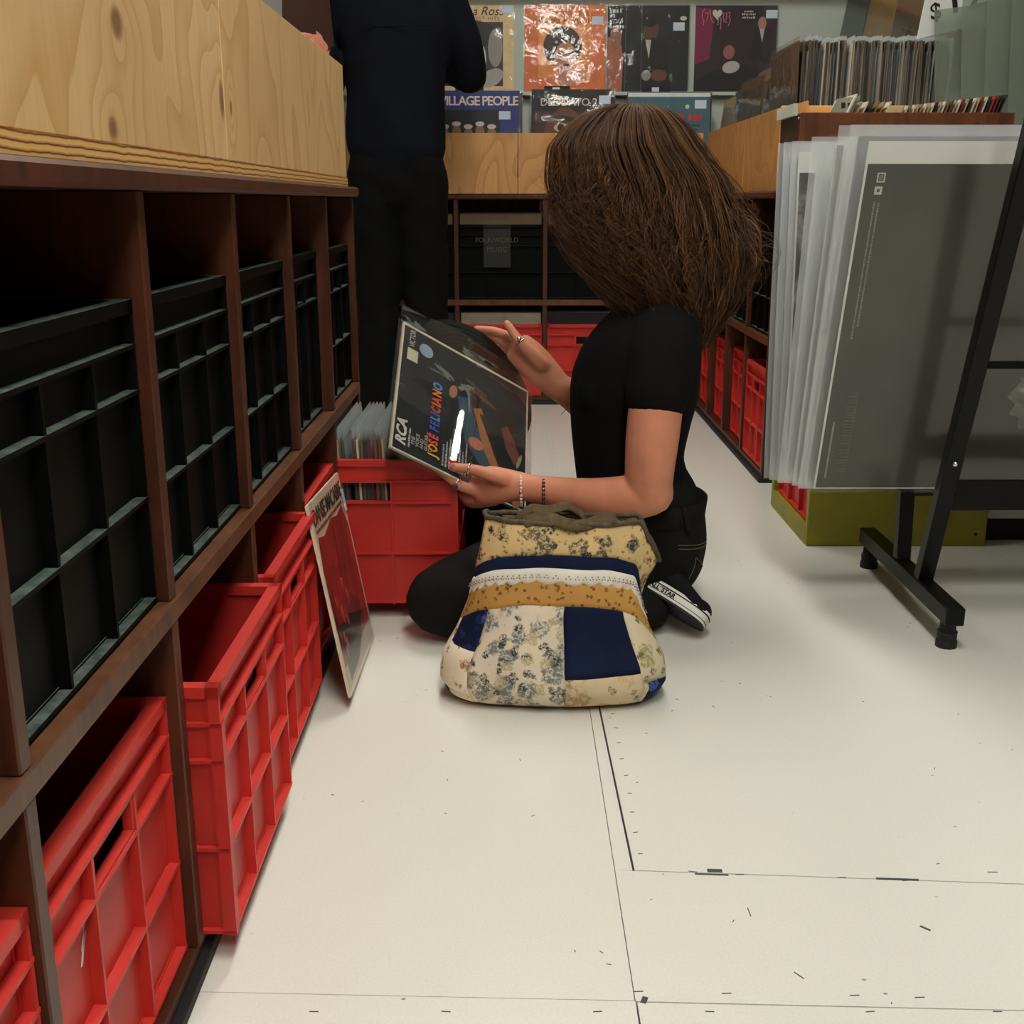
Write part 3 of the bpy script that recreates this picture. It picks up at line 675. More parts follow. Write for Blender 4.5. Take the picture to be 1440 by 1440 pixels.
lp_cover('record_sleeve', 'dark purple record with pink lettering and a white heart on the far wall', (.868, WY, WZ), lean, (44, 26, 34),
         [([(-.157, .1), (-.10, .12), (-.085, .30), (-.157, .31)], (130, 24, 72)), ([(-.155, .0), (.155, .0), (.155, .05), (.04, .10), (-.07, .08), (-.155, .04)], (20, 15, 18)), (ell(-.015, .09, .034, .022, a=.2), (190, 184, 182)), (ell(-.025, .145, .022, .026), (160, 96, 92)), (ell(.10, .25, .016, .024), (176, 130, 118)), ([(.05, .12), (.15, .10), (.14, .22), (.10, .235), (.07, .21)], (30, 22, 28)), ([(.09, .232), (.11, .232), (.102, .18)], (196, 180, 176)), (ell(.045, .275, .032, .03), (20, 15, 18)), (hp, (212, 208, 196))]+[(stroke(q), (196, 112, 138)) for q in PINK],
         [('~.035', .028, .290, .006, (200, 190, 180), {}), ('~.052', .020, .279, .007, (200, 190, 180), {}), ('~.052', .020, .267, .007, (200, 190, 180), {})], 'records displayed on the far wall', sticker=(.135, .283))
# black divider cards with price tags on the display ledge
for x, w in ((-.165, .055), (.175, .05), (.56, .055)):
    lab = {-.165: 'below the cream portrait record', .175: 'below the orange record', .56: 'below the record of the man in a suit'}[x]
    t = thing('price_rail_clip', 'black card clip with white price tag %s' % lab, 'price tag', (x, 4.70, 1.175), group='price clips below the wall records')
    MB().box(x-w, x+w, 4.689, 4.692, 1.172, 1.214).build('card', 'black_card', t)
    MB().box(x-.018, x+.010, 4.687, 4.689, 1.193, 1.209).build('price_tag', 'paper_white', t)
# supports for the clips: the front-most records of the bin stand in front of them
FY = 4.585; FZ = TZ1+.011; fl_ = (math.radians(-4), 0, 0)
lp_cover('record_sleeve', 'blue record with a group photo and white capital letters in the far bin', (-.128, FY, FZ+.055), fl_, (44, 62, 130),
         [(rect(-.157, .082, .0, .245), (32, 36, 40))]+[(ell(-.13+.045*k, .155+.01*(k % 2), .017, .026), (150, 112, 88)) for k in range(5)]+[(ell(-.13+.045*k, .184+.01*(k % 2), .017, .009), (214, 208, 200)) for k in range(5)]+[(ell(-.12+.05*k, .10, .028, .045), (206, 190, 172)) for k in range(4)],
         [('VILLAGE PEOPLE', -.150, .262, .047, (232, 214, 210), dict(space=.86, bold=.0009))], 'records at the front of the far bin', sticker=(.10, .225))
lp_cover('record_sleeve', 'black record with a close-up of two eyes in the far bin', (.232, FY, FZ+.06), fl_, (22, 20, 20),
         [(rect(-.145, .145, .0, .235), (66, 38, 26)), (ell(-.03, .11, .085, .14), (110, 60, 38)), (rect(.10, .145, .0, .235), (140, 84, 50)), (ell(-.04, .175, .032, .016), (196, 180, 150)), (ell(-.045, .176, .013, .014), (30, 22, 18)), (ell(.075, .178, .022, .014), (176, 160, 132)), (ell(.07, .179, .010, .012), (26, 20, 16)), (ell(-.04, .207, .05, .012), (42, 26, 18)), (ell(.08, .205, .035, .010), (42, 26, 18))],
         [('DEODATO 2', -.125, .255, .040, (206, 198, 180), dict(space=.95))], 'records at the front of the far bin', sticker=(.122, .277))
lp_cover('record_sleeve', 'teal record with red lettering in the far bin behind the kneeling person', (.600, FY, FZ+.05), fl_, (70, 108, 120),
         [(rect(-.157, .157, .298, .312), (228, 232, 228)), (ell(.07, .262, .008, .008), (190, 216, 160)), (rect(-.03, .13, .13, .16), (54, 86, 98))],
         [('~.13', -.065, .212, .026, (206, 44, 52), {}), ('~.06', .075, .212, .026, (206, 44, 52), {}), ('~.07', .05, .19, .008, (36, 54, 62), {}), ('~.06', .05, .174, .008, (36, 54, 62), {})], 'records at the front of the far bin', sleeve='sleeve_wrinkled', sticker=(.12, .27))
for x in (-.128, .232, .600):
    lab = 'record standing behind the front record of the far bin, %s' % {-.128: 'behind the blue one', .232: 'behind the black one', .6: 'behind the teal one'}[x]
    for k in range(5): lp_plain(lab, lab.replace('record', 'records', 1), (x+random.uniform(.0, .012), FY+.013+.014*k, FZ+.05), (math.radians(-4), 0, 0), 7 if k == 0 else k*5+3, .005, 'sleeve_plastic')

# ------------------------------------------------------------------ right bin, display board on the right
struct(MB().box(1.30, 1.33, 3.26, Y1, 0, 2.2).build('wall_right_partition', 'wall_paint'))
n = 62
for k in range(n):
    x = .775+(1.195-.775)*k/n
    c_ = [7, 3, 1, 8, 0, 2, 8, 4, 1, 10, 5, 8, 3, 1, 4, 0, 8, 2, 1, 9][k % 20]
    if k in (9, 15): c_ = 7
    if k < 2: c_ = 8
    lp_plain(CNAME[c_]+' record packed edge-on in the row behind the singles box', 'records packed edge-on in the right bin', (x, 3.44+random.uniform(-.006, .006), FZ+.062+random.uniform(-.004, .004)), (random.uniform(-.02, .02), 0, PI/2+random.uniform(-.012, .012)), c_, random.choice((.003, .0042, .005)), 'sleeve_wrinkled' if k < 2 else 'sleeve_cloudy', LP, .012)
for k in range(5):
    y = 3.83+.17*k
    lp_plain('glossy wrapped record facing the aisle in the right bin, %s' % ['nearest', 'second', 'third', 'fourth', 'farthest'][k], 'wrapped records facing the aisle in the right bin', (.775+.01*(k % 2), 3.62+.19*k, FZ+.06-.012*k), (random.uniform(-.12, -.05), 0, -PI/2+random.uniform(-.05, .05)), [1, 2, 8, 5, 3][k], .006, 'sleeve_wrinkled')
    for q in range(4):
        lp_plain('record standing behind the wrapped records of the right bin', 'records behind the wrapped records of the right bin', (.80+.03*q+.01*(k % 2), 3.63+.19*k, FZ+.06-.012*k), (random.uniform(-.08, -.03), 0, -PI/2+random.uniform(-.03, .03)), 3*k+q*5, .005, 'sleeve_plastic')
# records leaning on the display board of the right wall
struct(MB().box(1.20, 1.30, 3.30, 4.70, 1.215, 1.23).build('trim_3', 'box_wood'))
for k in range(4):
    lp_plain('wrapped record leaning on the right display board, %s' % ['nearest', 'second', 'third', 'farthest'][k], 'wrapped records on the right display board', (1.235, 3.53+.335*k, 1.231), (math.radians(-9), 0, -PI/2), [2, 8, 10, 5][k], .006, 'sleeve_wrinkled')

# ------------------------------------------------------------------ green cabinet, white counter, singles box
t = thing('low_cabinet', 'olive green painted open cabinet on the floor behind the poster rack', 'cabinet', (.9, 2.74, 0))
MB().box(.690, 1.11, 2.556, 2.576, .0, .80).build('side_panel', 'olive_paint', t, bevel=.002)
MB().box(.690, 1.11, 2.916, 2.936, .0, .80).build('side_panel', 'olive_paint', t, bevel=.002)
MB().box(.690, 1.11, 2.576, 2.916, .0, .045).build('base_panel', 'olive_paint', t)
MB().box(.690, 1.11, 2.576, 2.916, .385, .405).build('shelf_board', 'olive_paint', t)
MB().box(.690, 1.11, 2.576, 2.916, .78, .80).build('top_panel', 'olive_paint', t)
MB().box(1.095, 1.11, 2.576, 2.916, .045, .78).build('back_panel', 'olive_paint', t)
MB().ball((1.085, 2.555, .03), .004).build('screw', 'rubber_black', t)
make_crate('red_plastic', 'red plastic record crate inside the olive green cabinet', (.70, 2.746, .046), RZR, 'crates in the green cabinet', depth=.36)
make_crate('black_plastic', 'black plastic record crate inside the olive green cabinet, upper shelf', (.70, 2.746, .406), RZR, 'crates in the green cabinet', depth=.36)
t = thing('counter', 'white counter with black plinth at the right edge', 'counter', (1.4, 2.85, 0))
MB().box(1.118, 1.72, 2.60, 3.15, .055, .80).build('body', 'white_paint', t, bevel=.002)
MB().box(1.118, 1.72, 2.61, 3.15, 0, .054).build('plinth', 'rubber_black', t)

t = thing('singles_box', 'brown wooden box of small records on top of the green cabinet', 'box', (.9, 2.77, .80))
bz, bt = .801, .974
MB().box(.650, 1.130, 2.700, 2.712, bz, bt).build('front_board', 'box_wood', t, bevel=.0015)
MB().box(.650, 1.130, 2.900, 2.912, bz, bt+.030).build('back_board', 'box_wood_inner', t, bevel=.0015)
MB().box(.650, .662, 2.712, 2.900, bz, bt).build('end_board', 'box_wood_side', t, bevel=.0015); MB().box(.6625, .668, 2.713, 2.899, bz+.01, bt+.026).build('inner_divider', 'box_wood_inner', t)
MB().box(1.118, 1.130, 2.712, 2.900, bz, bt).build('end_board', 'box_wood_side', t, bevel=.0015)
MB().box(.662, 1.118, 2.712, 2.900, bz, bz+.008).build('base_board', 'box_wood', t)
MB().box(.640, .6495, 2.735, 2.905, bt-.004, bt+.022).build('label_strip', colmat((196, 200, 188)), t)
for (y, z) in ((2.715, bt-.012), (2.895, bt-.012)): MB().ball((.649, y, z), .0028).build('nail', 'silver', t)
me = text_mesh('B', .026); me.transform(facing(1.04-.9, 2.6995-2.77, .935-.80)); link('carved_letter', me, colmat((60, 34, 20)), t)
k = 0
for x, c_ in [(.735+.013*i, [7, 3, 7, 4, 2, 10, 7][i]) for i in range(7)]+[(.86+.0085*i, [3, 7, 2, 7, 3, 10, 7, 3, 7, 4, 3, 7, 2, 8, 3, 7, 11, 3, 4, 7, 3, 11, 7, 4, 6, 11, 4, 4][i]) for i in range(28)]:
    up = (.03 if x < .74 else .012) if x < .84 else (-.006+.028*(x-.86)/.24)
    lp_plain(CNAME[c_]+' small record leaning in the brown wooden singles box', 'singles in the brown box', (x-.03, 2.806, bz+.024+up*.9), (math.radians(-18 if x > .84 else -24)*-1, 0, PI/2), c_, .003, None, .178, name='single_record')
    k += 1
t = thing('price_card', 'grey card with handwriting at the left of the singles box', 'card', (.735, 2.79, .85))
mb = MB(); mb.add([(.715, 2.73, .965), (.715, 2.85, .965), (.765, 2.86, 1.01), (.765, 2.74, 1.01)], [(0, 1, 2, 3)]); 
MB().prism([(.700, .93), (.752, .93), (.790, 1.012), (.738, 1.006)], 'Y', 2.735, 2.737).build('card', colmat((150, 152, 138)), t)
print_line(.028, .013, 'black_card', t, facing(.748-.735, 2.7345-2.79, .985-.85, .1), 3); print_line(.010, .005, 'black_card', t, facing(.738-.735, 2.7345-2.79, .968-.85, .1), 4)

# greenish translucent sheets and the price sign on the counter
for i in range(4):
    x0 = 1.085+.05*i; y = 3.00-.012*i if i else 3.03
    t = thing('plastic_sheet', ['wide greenish plastic sheet standing behind the singles box', 'second greenish plastic sheet at the right edge', 'third greenish plastic sheet at the right edge', 'outermost greenish plastic sheet at the right edge'][i], 'plastic sheet', (x0+.18, y, .802), group='greenish plastic sheets')
    vs = []; nx, nz = 12, 12
    mb = MB()
    for s_ in (0, 1):
        vs = []
        for a in range(nz+1):
            for b_ in range(nx+1):
                u = b_/nx; z = .802+(.44+.05*u+.03*i)*a/nz
                vs.append((x0+.03*a/nz*-1+.40*u, y-.06*i*0+.03*a/nz+.010*math.sin(u*2.2+i+a*.12)+s_*.0015, z))
        mb.add(vs, [(a*(nx+1)+b_, a*(nx+1)+b_+1, (a+1)*(nx+1)+b_+1, (a+1)*(nx+1)+b_) for a in range(nz) for b_ in range(nx)])
    mb.build('sheet', 'sheet_green', t, True)
t = thing('price_sign', 'white handwritten price sign above the right bin', 'sign', (1.20, 3.12, .802))
MB().prism([(1.03, 1.18), (1.33, 1.245), (1.33, 1.40), (1.06, 1.40)], 'Y', 3.11, 3.113).build('card', 'paper_white', t)
MB().tube([(1.25, 3.118, .803), (1.25, 3.118, 1.3)], .005).build('holder', 'steel_black', t)
for w, x, z, sz in (('$', 1.06, 1.225, .055), ('12', 1.095, 1.238, .11)):
    me = text_mesh(w, sz, bold=.001); me.transform(Matrix.Translation((-1.2, -3.12, -.802)) @ facing(x, 3.1095, z, .18)); link('lettering', me, 'black_card', t)

# ------------------------------------------------------------------ poster rack and posters
RX0, RX1 = .79, 1.52
t = thing('poster_rack', 'black steel poster rack with slanted posts and rubber feet', 'rack', (1.15, 2.15, 0))
for x in (RX0, RX1):
    MB().beam((x, 1.905, .066), (x, 2.43, .066), .034, .034).build('foot_bar', 'steel_black', t, bevel=.002)
    for y in (1.935, 2.40):
        f_ = MB(); f_.tube([(x, y, .0), (x, y, .012), (x, y, .013), (x, y, .03), (x, y, .031), (x, y, .049)], [.019, .019, .017, .018, .015, .014], 14)
        f_.build('rubber_foot', 'rubber_black', t)
    MB().beam((x, 2.20, .083), (x, 2.212, .225), .028, .026, up=(0, 1, 0)).build('post', 'steel_black', t, bevel=.0015)
    MB().beam((x, 2.075, .083), (x, 1.775, 1.0), .030, .026, up=(0, 1, 0)).build('slanted_post', 'steel_black', t, bevel=.0015)
def yp(z): return 2.075-.3*(z-.083)/.917
for z, h in ((.262, .055), (.512, .012)):
    MB().beam((RX0+.012, yp(z)+.004, z), (RX1-.012, yp(z)+.004, z), .012, h).build('cross_bar', 'steel_black', t)
MB().beam((RX0+.012, 2.225, .22), (RX1-.012, 2.225, .22), .02, .02).build('cross_bar', 'steel_black', t)
MB().beam((RX0+.012, 2.425, .25), (RX1-.012, 2.425, .25), .012, .05).build('cross_bar', 'steel_black', t)
MB().ball((RX0-.001, yp(.33)-.017, .33), .005).build('bolt', 'silver', t)
def poster(label, x0, yb, yt, zb, zt, w, face, sleeve, group, border=0, jitter=.002, seed=0, over=.008):
    """a poster in a loose clear sleeve; leans from yb at the bottom to yt at the top"""
    t = thing('poster', label, 'poster', (x0+w/2, yb, zb), group=group)
    H_ = zt-zb
    def P_(u, v, off=0): return (x0+w*u, yb+(yt-yb)*v-off, zb+H_*v)
    def sheet(u0, u1, v0, v1, off, amp, nx=14, nz=14, thick=0.):
        mb = MB()
        for s_ in ((0,) if not thick else (0, 1)):
            vs = [P_(u0+(u1-u0)*b_/nx, v0+(v1-v0)*a/nz, off-thick*s_+amp*math.sin(6.3*b_/nx+seed)*math.sin(5*a/nz+seed*2)) for a in range(nz+1) for b_ in range(nx+1)]
            mb.add(vs, [(a*(nx+1)+b_, a*(nx+1)+b_+1, (a+1)*(nx+1)+b_+1, (a+1)*(nx+1)+b_) for a in range(nz) for b_ in range(nx)])
        return mb
    sheet(.006, 1, .008, .985, 0, .001, thick=.0014).build('paper', 'paper_white', t, True)
    if face: sheet(.010, .996, .012, .985-border, .0006, .001).build('print', face, t, True)
    e = over/w
    sheet(-e, 1+e, -.004, 1.012, .0035, jitter, 22, 22).build('plastic_sleeve', sleeve, t, True)
    return t, P_
t, P_ = poster('large dark grey poster with white top margin, frontmost in the rack', .574, 2.125, 1.935, .243, .885, .91, 'poster_dark', 'sleeve_poster', 'posters in the rack', border=.055)
def poster_text(length, u, v, h, mat, seed, gap=.35, wr=(.35, 1.3)):
    ex = Vector((0, (1.935-2.125), .642)).normalized(); ey = Vector((-1, 0, 0)); ez = ex.cross(ey)
    p = Vector(P_(u, v, .0016))-Vector(OFF[t.name])
    Mx = Matrix.Identity(4)
    for r in range(3): Mx[r][0] = ex[r]; Mx[r][1] = ey[r]; Mx[r][2] = ez[r]; Mx[r][3] = p[r]
    print_line(length, h, mat, t, Mx, seed, gap, wr=wr)
poster_text(.245, .034, .47, .0030, colmat((140, 142, 130)), 1); poster_text(.22, .042, .505, .0030, colmat((140, 142, 130)), 2)
poster_text(.12, .028, .045, .0040, colmat((150, 152, 140)), 3, .12); poster_text(.17, .066, .065, .020, colmat((84, 86, 78)), 4, .16, (.08, .16)); poster_text(.17, .0665, .065, .003, colmat((84, 86, 78)), 6)
def frame(u0, u1, v0, v1, w):
    o_ = [P_(u, v, .0018) for u, v in ((u0, v0), (u1, v0), (u1, v1), (u0, v1))]; i_ = [P_(u, v, .0018) for u, v in ((u0+w, v0+w*1.4), (u1-w, v0+w*1.4), (u1-w, v1-w*1.4), (u0+w, v1-w*1.4))]
    return MB().add(o_+i_, [(k, (k+1) % 4, (k+1) % 4+4, k+4) for k in range(4)])
frame(.030, .045, .885, .909, .0025).build('logo', colmat((190, 192, 182)), t); frame(.029, .043, .855, .875, .0045).build('logo', colmat((190, 192, 182)), t)
MB().add([P_(u, v, .0017) for u, v in ((.0335, .891), (.0415, .891), (.0415, .903), (.0335, .903))], [(0, 1, 2, 3)]).build('logo', colmat((110, 112, 104)), t)
def blob(u0, v0, ru, rv, n=26): return MB().add([P_(u0+ru*(1+.25*math.sin(i*2.1))*math.cos(2*PI*i/n), v0+rv*(1+.2*math.cos(i*1.7))*math.sin(2*PI*i/n), .0014) for i in range(n)], [tuple(range(n))])
blob(.42, .57, .05, .13).build('print', 'poster_photo', t); blob(.42, .30, .045, .09).build('print', 'poster_photo', t)
specs = [('dark poster with thick white sleeve edge, second in the rack', .566, 2.15, 1.972, .243, .895, 'poster_dark', 'sleeve_cloudy'),
         ('grey sleeved poster leaning third in the rack', .560, 2.17, 2.02, .243, .897, None, 'sleeve_cloudy'),
         ('black poster leaning fourth in the rack', .556, 2.195, 2.062, .240, .885, 'poster_dark', 'sleeve_poster'),
         ('white sleeved poster leaning in the middle of the rack', .545, 2.225, 2.135, .235, .885, None, 'sleeve_cloudy')]
for i, (lb, x0, yb, yt, zb, zt, fc, sl) in enumerate(specs): poster(lb, x0, yb+.010, yt+.010, zb, zt, .90, fc, sl, 'posters in the rack', seed=i+1, jitter=.003)
for i in range(6):
    y = 2.285+.024*i
    poster('clear wrinkled poster sleeve upright at the back of the rack, %s' % ['first', 'second', 'third', 'fourth', 'fifth', 'backmost'][i], .556+.004*math.sin(i*2.), y, y+.05, .225-.004*i, .885+.003*(i % 2), .88, 'poster_photo' if i == 0 else None, 'sleeve_cloudy' if i % 2 else 'sleeve_wrinkled', 'upright posters at the back of the rack', border=.06, seed=i+9, jitter=.004)

# ------------------------------------------------------------------ record leaning on the red crates
L0 = Vector((-.258, 1.822, 0)); topv = Vector((-.058, .02, .309)).normalized(); alongv = Vector((.0, 1, -.065)).normalized()
alongv = (alongv-topv*alongv.dot(topv)).normalized(); nrm = topv.cross(alongv)
t = thing('record_sleeve', 'red and black record with macabre title leaning on the floor against the crates', 'record', tuple(L0))
Rm = Matrix.Identity(4)
for r in range(3): Rm[r][0] = alongv[r]; Rm[r][1] = nrm[r]; Rm[r][2] = topv[r]
t.rotation_euler = Rm.to_euler(); OFF[t.name] = (0, 0, 0)
L0z = .010
t.location = (L0.x, L0.y, .0105)
MB().box(-.1575, .1575, -.002, .002, 0, .315).build('cover', colmat((222, 204, 178)), t, world=False)
pr = [(rect(-.150, .150, .008, .05), (176, 168, 150)), ([(-.145, .045), (.145, .04), (.146, .22), (.12, .262), (.06, .255), (.0, .262), (-.08, .25), (-.13, .258), (-.147, .21)], 'cover_red_black'), ([(-.12, .015), (-.02, .02), (.04, .04), (.10, .09), (.03, .12), (-.06, .10), (-.125, .11)], (26, 22, 20))]
for i in range(9): pr.append((ell(-.06+random.uniform(-.05, .06), .06+.012*i, .006, .009), (196, 60, 48)))
sgn_front = -1 if nrm.x < 0 else 1
# local -Y must face the aisle (+X)
for i, (poly, col) in enumerate(pr):
    y = -.002*1; MB().prism(poly, 'Y', y, y-.00012*(i+1)).build('cover_print', col if isinstance(col, str) else colmat(col), t, world=False)
lettering('DANSE MACABRE', .038, colmat((34, 24, 22)), t, facing(-.142, -.0035, .277), 'cover_lettering', space=.92, bold=.0006)
print_line(.26, .006, colmat((60, 40, 36)), t, facing(-.140, -.0035, .265), 5)
MB().box(.135, .157, -.0042, -.0038, .245, .285).build('price_sticker', 'paper_white', t, world=False)
MB().add([(-.16+.32*b_/10, -.0048-.0008*math.sin(b_+a), -.001+.32*a/10) for a in range(11) for b_ in range(11)], [(a*11+b_, a*11+b_+1, (a+1)*11+b_+1, (a+1)*11+b_) for a in range(10) for b_ in range(10)]).build('plastic_sleeve', 'sleeve_plastic', t, True, world=False)

# ------------------------------------------------------------------ the album held by the kneeling person
AC = Vector((-.0930, 2.1829, .3772)); Aa = Vector((.7803, .3798, -.4969)).normalized(); Ab = Vector((-.0235, -.7762, -.6301))
Ab = (Ab-Aa*Ab.dot(Aa)).normalized(); An = Aa.cross(Ab)      # An points away from the camera
base = AC+Ab*(LP/2)
t = thing('record_sleeve', 'dark album with multicoloured title held in both hands of the kneeling person', 'record', tuple(base))
Rm = Matrix.Identity(4)
for r in range(3): Rm[r][0] = Aa[r]; Rm[r][1] = An[r]; Rm[r][2] = -Ab[r]
t.rotation_euler = Rm.to_euler(); OFF[t.name] = (0, 0, 0)
MB().box(-.1575, .1575, -.0005, .0045, 0, .315).build('cover', colmat((214, 206, 184)), t, world=False)
MB().prism(rect(-.153, .1535, .004, .309), 'Y', -.0005, -.0008).build('cover_print', colmat((24, 31, 36)), t, world=False)
deco = [([(-.02, .20), (.01, .21), (.03, .15), (.09, .06), (.06, .04), (.005, .10)], (58, 84, 98)),
        ([(.02, .19), (.04, .20), (.075, .10), (.12, .045), (.145, .012), (.135, .0), (.10, .02), (.05, .10)], (170, 110, 70)),
        ([(.035, .185), (.045, .185), (.125, .02), (.115, .02)], (50, 34, 28)),
        (ell(-.030, .205, .009, .017, a=-.2), (176, 116, 84)),
        ([(.09, .175), (.105, .19), (.125, .16), (.14, .12), (.125, .10), (.105, .13)], (112, 66, 56)),
        (ell(.04, .228, .04, .006, a=-.35), (92, 66, 52)), (ell(.025, .245, .03, .004, a=-.35), (80, 72, 64)), (ell(.03, .105, .018, .014), (190, 120, 92)),
        (ell(.137, .115, .004, .02, a=-.3), (150, 150, 120)), (ell(-.1, .27, .016, .016), (150, 170, 190)), (rect(-.142, -.118, .225, .255), (206, 200, 176))]
for i, (poly, col) in enumerate(deco): MB().prism(poly, 'Y', -.0008, -.0009-.0001*i).build('cover_print', colmat(col), t, world=False)
R9 = PI/2
def alet(s_, x, z, sz, col, sx=1., **kw): lettering(s_, sz, colmat(col), t, facing(x, -.0022, z, R9) @ Matrix.Diagonal((sx, 1, 1, 1)), 'cover_lettering', **kw)
cols9 = [(226, 196, 50), (236, 150, 40), (230, 90, 50), (224, 70, 90), (226, 196, 50), (60, 100, 190), (90, 80, 180), (70, 150, 210), (60, 100, 190), (200, 60, 60), (236, 120, 40), (226, 70, 60), (236, 130, 50), (70, 150, 210)]
z = .024
for ch, cc in zip('JOSÉ FELICIANO', cols9):
    if ch != ' ': alet(ch, -.058, z, .028, cc, .72, bold=.0011)
    z += .0065 if ch == 'I' else (.007 if ch == ' ' else (.0105 if ch == 'J' else (.0128 if ch in 'SÉFEL' else .0172)))
alet('RCA', -.128, .016, .030, (214, 212, 200), shear=.25, bold=.001); alet('VICTOR', -.128, .260, .018, (206, 204, 190), .68)
for k, w in enumerate(('THE', 'VOICE', 'AND', 'GUITAR', 'OF')): alet(w, -.108+.0095*k, .028 if k < 4 else .03, .0105, (200, 198, 186))
for k, w in enumerate((.05, .06, .07, .10, .05, .065, .055, .08)): print_line(w, .0042, colmat((176, 176, 168)), t, facing(-.042+.0075*k, -.0022, .014, R9), k)
print_line(.045, .004, colmat((206, 204, 190)), t, facing(-.118, -.0022, .018, R9), 21)
mb = MB(); nx = 70; nz = 30; vs = []
for a in range(nz+1):
    for b_ in range(nx+1):
        x = -.166+.332*b_/nx; z = -.008+.375*a/nz
        d = .0032+.0030*(math.sin(9*x+26*z)*math.sin(15*z-11*x+1))**2+(.004*max(0, (z-.315)/.05))
        d += .0152*math.exp(-((x+.006-.10*(z-.1))/.018)**2)*max(0, min(1, (.24-z)/.09, (z+.01)/.02))
        if z > .318: d -= .003*(1+math.sin(30*x))
        vs.append((x, -d, z-(.03*((x/.166)**2) if a == nz else 0)))
mb.add(vs, [(a*(nx+1)+b_, a*(nx+1)+b_+1, (a+1)*(nx+1)+b_+1, (a+1)*(nx+1)+b_) for a in range(nz) for b_ in range(nx)])
mb.build('plastic_sleeve', 'sleeve_plastic', t, True, world=False)
vs = [(-.166+.332*b_/nx, .0058+.001*math.sin(b_), -.008+.335*a/nz) for a in range(nz+1) for b_ in range(nx+1)]
MB().add(vs, [(a*(nx+1)+b_, a*(nx+1)+b_+1, (a+1)*(nx+1)+b_+1, (a+1)*(nx+1)+b_) for a in range(nz) for b_ in range(nx)]).build('plastic_sleeve', 'sleeve_plastic', t, True, world=False)
DC = AC+Aa*.018-Ab*.098+An*.0020
t = thing('vinyl_record', 'black vinyl disc half pulled out of the held album', 'record', tuple(DC)); t.rotation_euler = Rm.to_euler(); OFF[t.name] = (0, 0, 0)
mb = MB(); n = 72; rs = [.151, .1505, .149, .146]+[.145-.0055*i for i in range(18)]
prof = [(r, (.0011 if i % 2 else .0009)) for i, r in enumerate(rs)]
vs = []; fs = []
for s_ in (-1, 1):
    for (r, h) in prof: vs += [(r*math.cos(2*PI*j/n), s_*h, r*math.sin(2*PI*j/n)) for j in range(n)]
m_ = len(prof)
for k in range(2):
    for i in range(m_-1):
        for j in range(n): o = k*m_*n; fs.append((o+i*n+j, o+i*n+(j+1) % n, o+(i+1)*n+(j+1) % n, o+(i+1)*n+j))
    fs.append(tuple(k*m_*n+(m_-1)*n+j for j in range(n)))
for j in range(n): fs.append((j, (j+1) % n, m_*n+(j+1) % n, m_*n+j))
MB().add(vs, fs).build('disc', 'vinyl', t, False, world=False)
MB().prism(ell(0, 0, .05, .05, 40), 'Y', -.0013, .0013).build('centre_label', 'vinyl_label', t, world=False)

# ------------------------------------------------------------------ patchwork bag
BGX, BGY = .070, 1.745
bag = thing('patchwork_bag', 'patchwork tote bag of floral and navy cloth standing on the white floor', 'bag', (BGX, BGY, 0))
bk = np.array([  # z, centre x, half width, centre y, half depth
    (.000, .068, .138, 1.745, .070), (.012, .068, .172, 1.740, .088), (.035, .068, .184, 1.738, .096), (.070, .066, .180, 1.742, .092), (.105, .068, .160, 1.748, .082),
    (.150, .068, .142, 1.750, .072), (.190, .072, .136, 1.748, .064), (.225, .078, .135, 1.742, .054), (.260, .084, .133, 1.738, .042), (.300, .088, .130, 1.740, .026)])
def bag_top(u): return .297-.004*math.sin(3*u+1)-(.075*((u-.62)/.38)**1.3 if u > .62 else 0)+(.004 if u < -.85 else 0)
def bag_pt(u, v, out=0., back=False):
    z = v*bag_top(u)*1.0; q = [np.interp(z, bk[:, 0], bk[:, i]) for i in range(1, 5)]
    ang = u*PI/2; ex = .8
    sx = math.copysign(abs(math.sin(ang))**ex, u); cy = abs(math.cos(ang))**.75
    if u > .8: q[1] += .022*(u-.8)/.2*max(0, (v-.72)/.28)
    wr = .004*math.sin(9*u+5*v)*math.sin(7*v-3*u)+.003*math.sin(17*u-11*v+2)*v
    x = q[0]+(q[1]+out)*sx; y = q[2]-(q[3]+out+wr)*cy*(-1 if back else 1)
    return (x, y, max(z, .0012)-(0 if z > .002 else 0))
def patch(name, mat, u0, u1, v0, v1, out=.0, nu=18, nv=8, thick=.004, par=bag):
    """one sewn cloth piece; u0,u1 or v0,v1 may be functions"""
    f_ = lambda q, a: q(a) if callable(q) else q
    mb = MB(); lay = []
    for s_ in (0, 1):
        vs = []
        for a in range(nv+1):
            for b_ in range(nu+1):
                tu, tv = b_/nu, a/nv
                vm = f_(v0, f_(u0, 0)+(f_(u1, 0)-f_(u0, 0))*tu); vM = f_(v1, f_(u0, 0)+(f_(u1, 0)-f_(u0, 0))*tu)
                v = vm+(vM-vm)*tv; u = f_(u0, v)+(f_(u1, v)-f_(u0, v))*tu
                puff = .0022*(1-(2*tu-1)**6)*(1-(2*tv-1)**6)
                vs.append(bag_pt(u, v, out+(puff if s_ == 0 else -thick)))
        lay.append(vs)
    w = nu+1; n_ = (nu+1)*(nv+1); fs = []
    for a in range(nv):
        for b_ in range(nu):
            i = a*w+b_; fs += [(i, i+1, i+1+w, i+w), (n_+i, n_+i+w, n_+i+w+1, n_+i+1)]
    bd = [b_ for b_ in range(nu+1)]+[a*w+nu for a in range(1, nv+1)]+[nv*w+b_ for b_ in range(nu-1, -1, -1)]+[a*w for a in range(nv-1, 0, -1)]
    for i in range(len(bd)): p, q = bd[i], bd[(i+1) % len(bd)]; fs.append((p, n_+p, n_+q, q))
    return MB().add(lay[0]+lay[1], fs).build(name, mat, par, True)
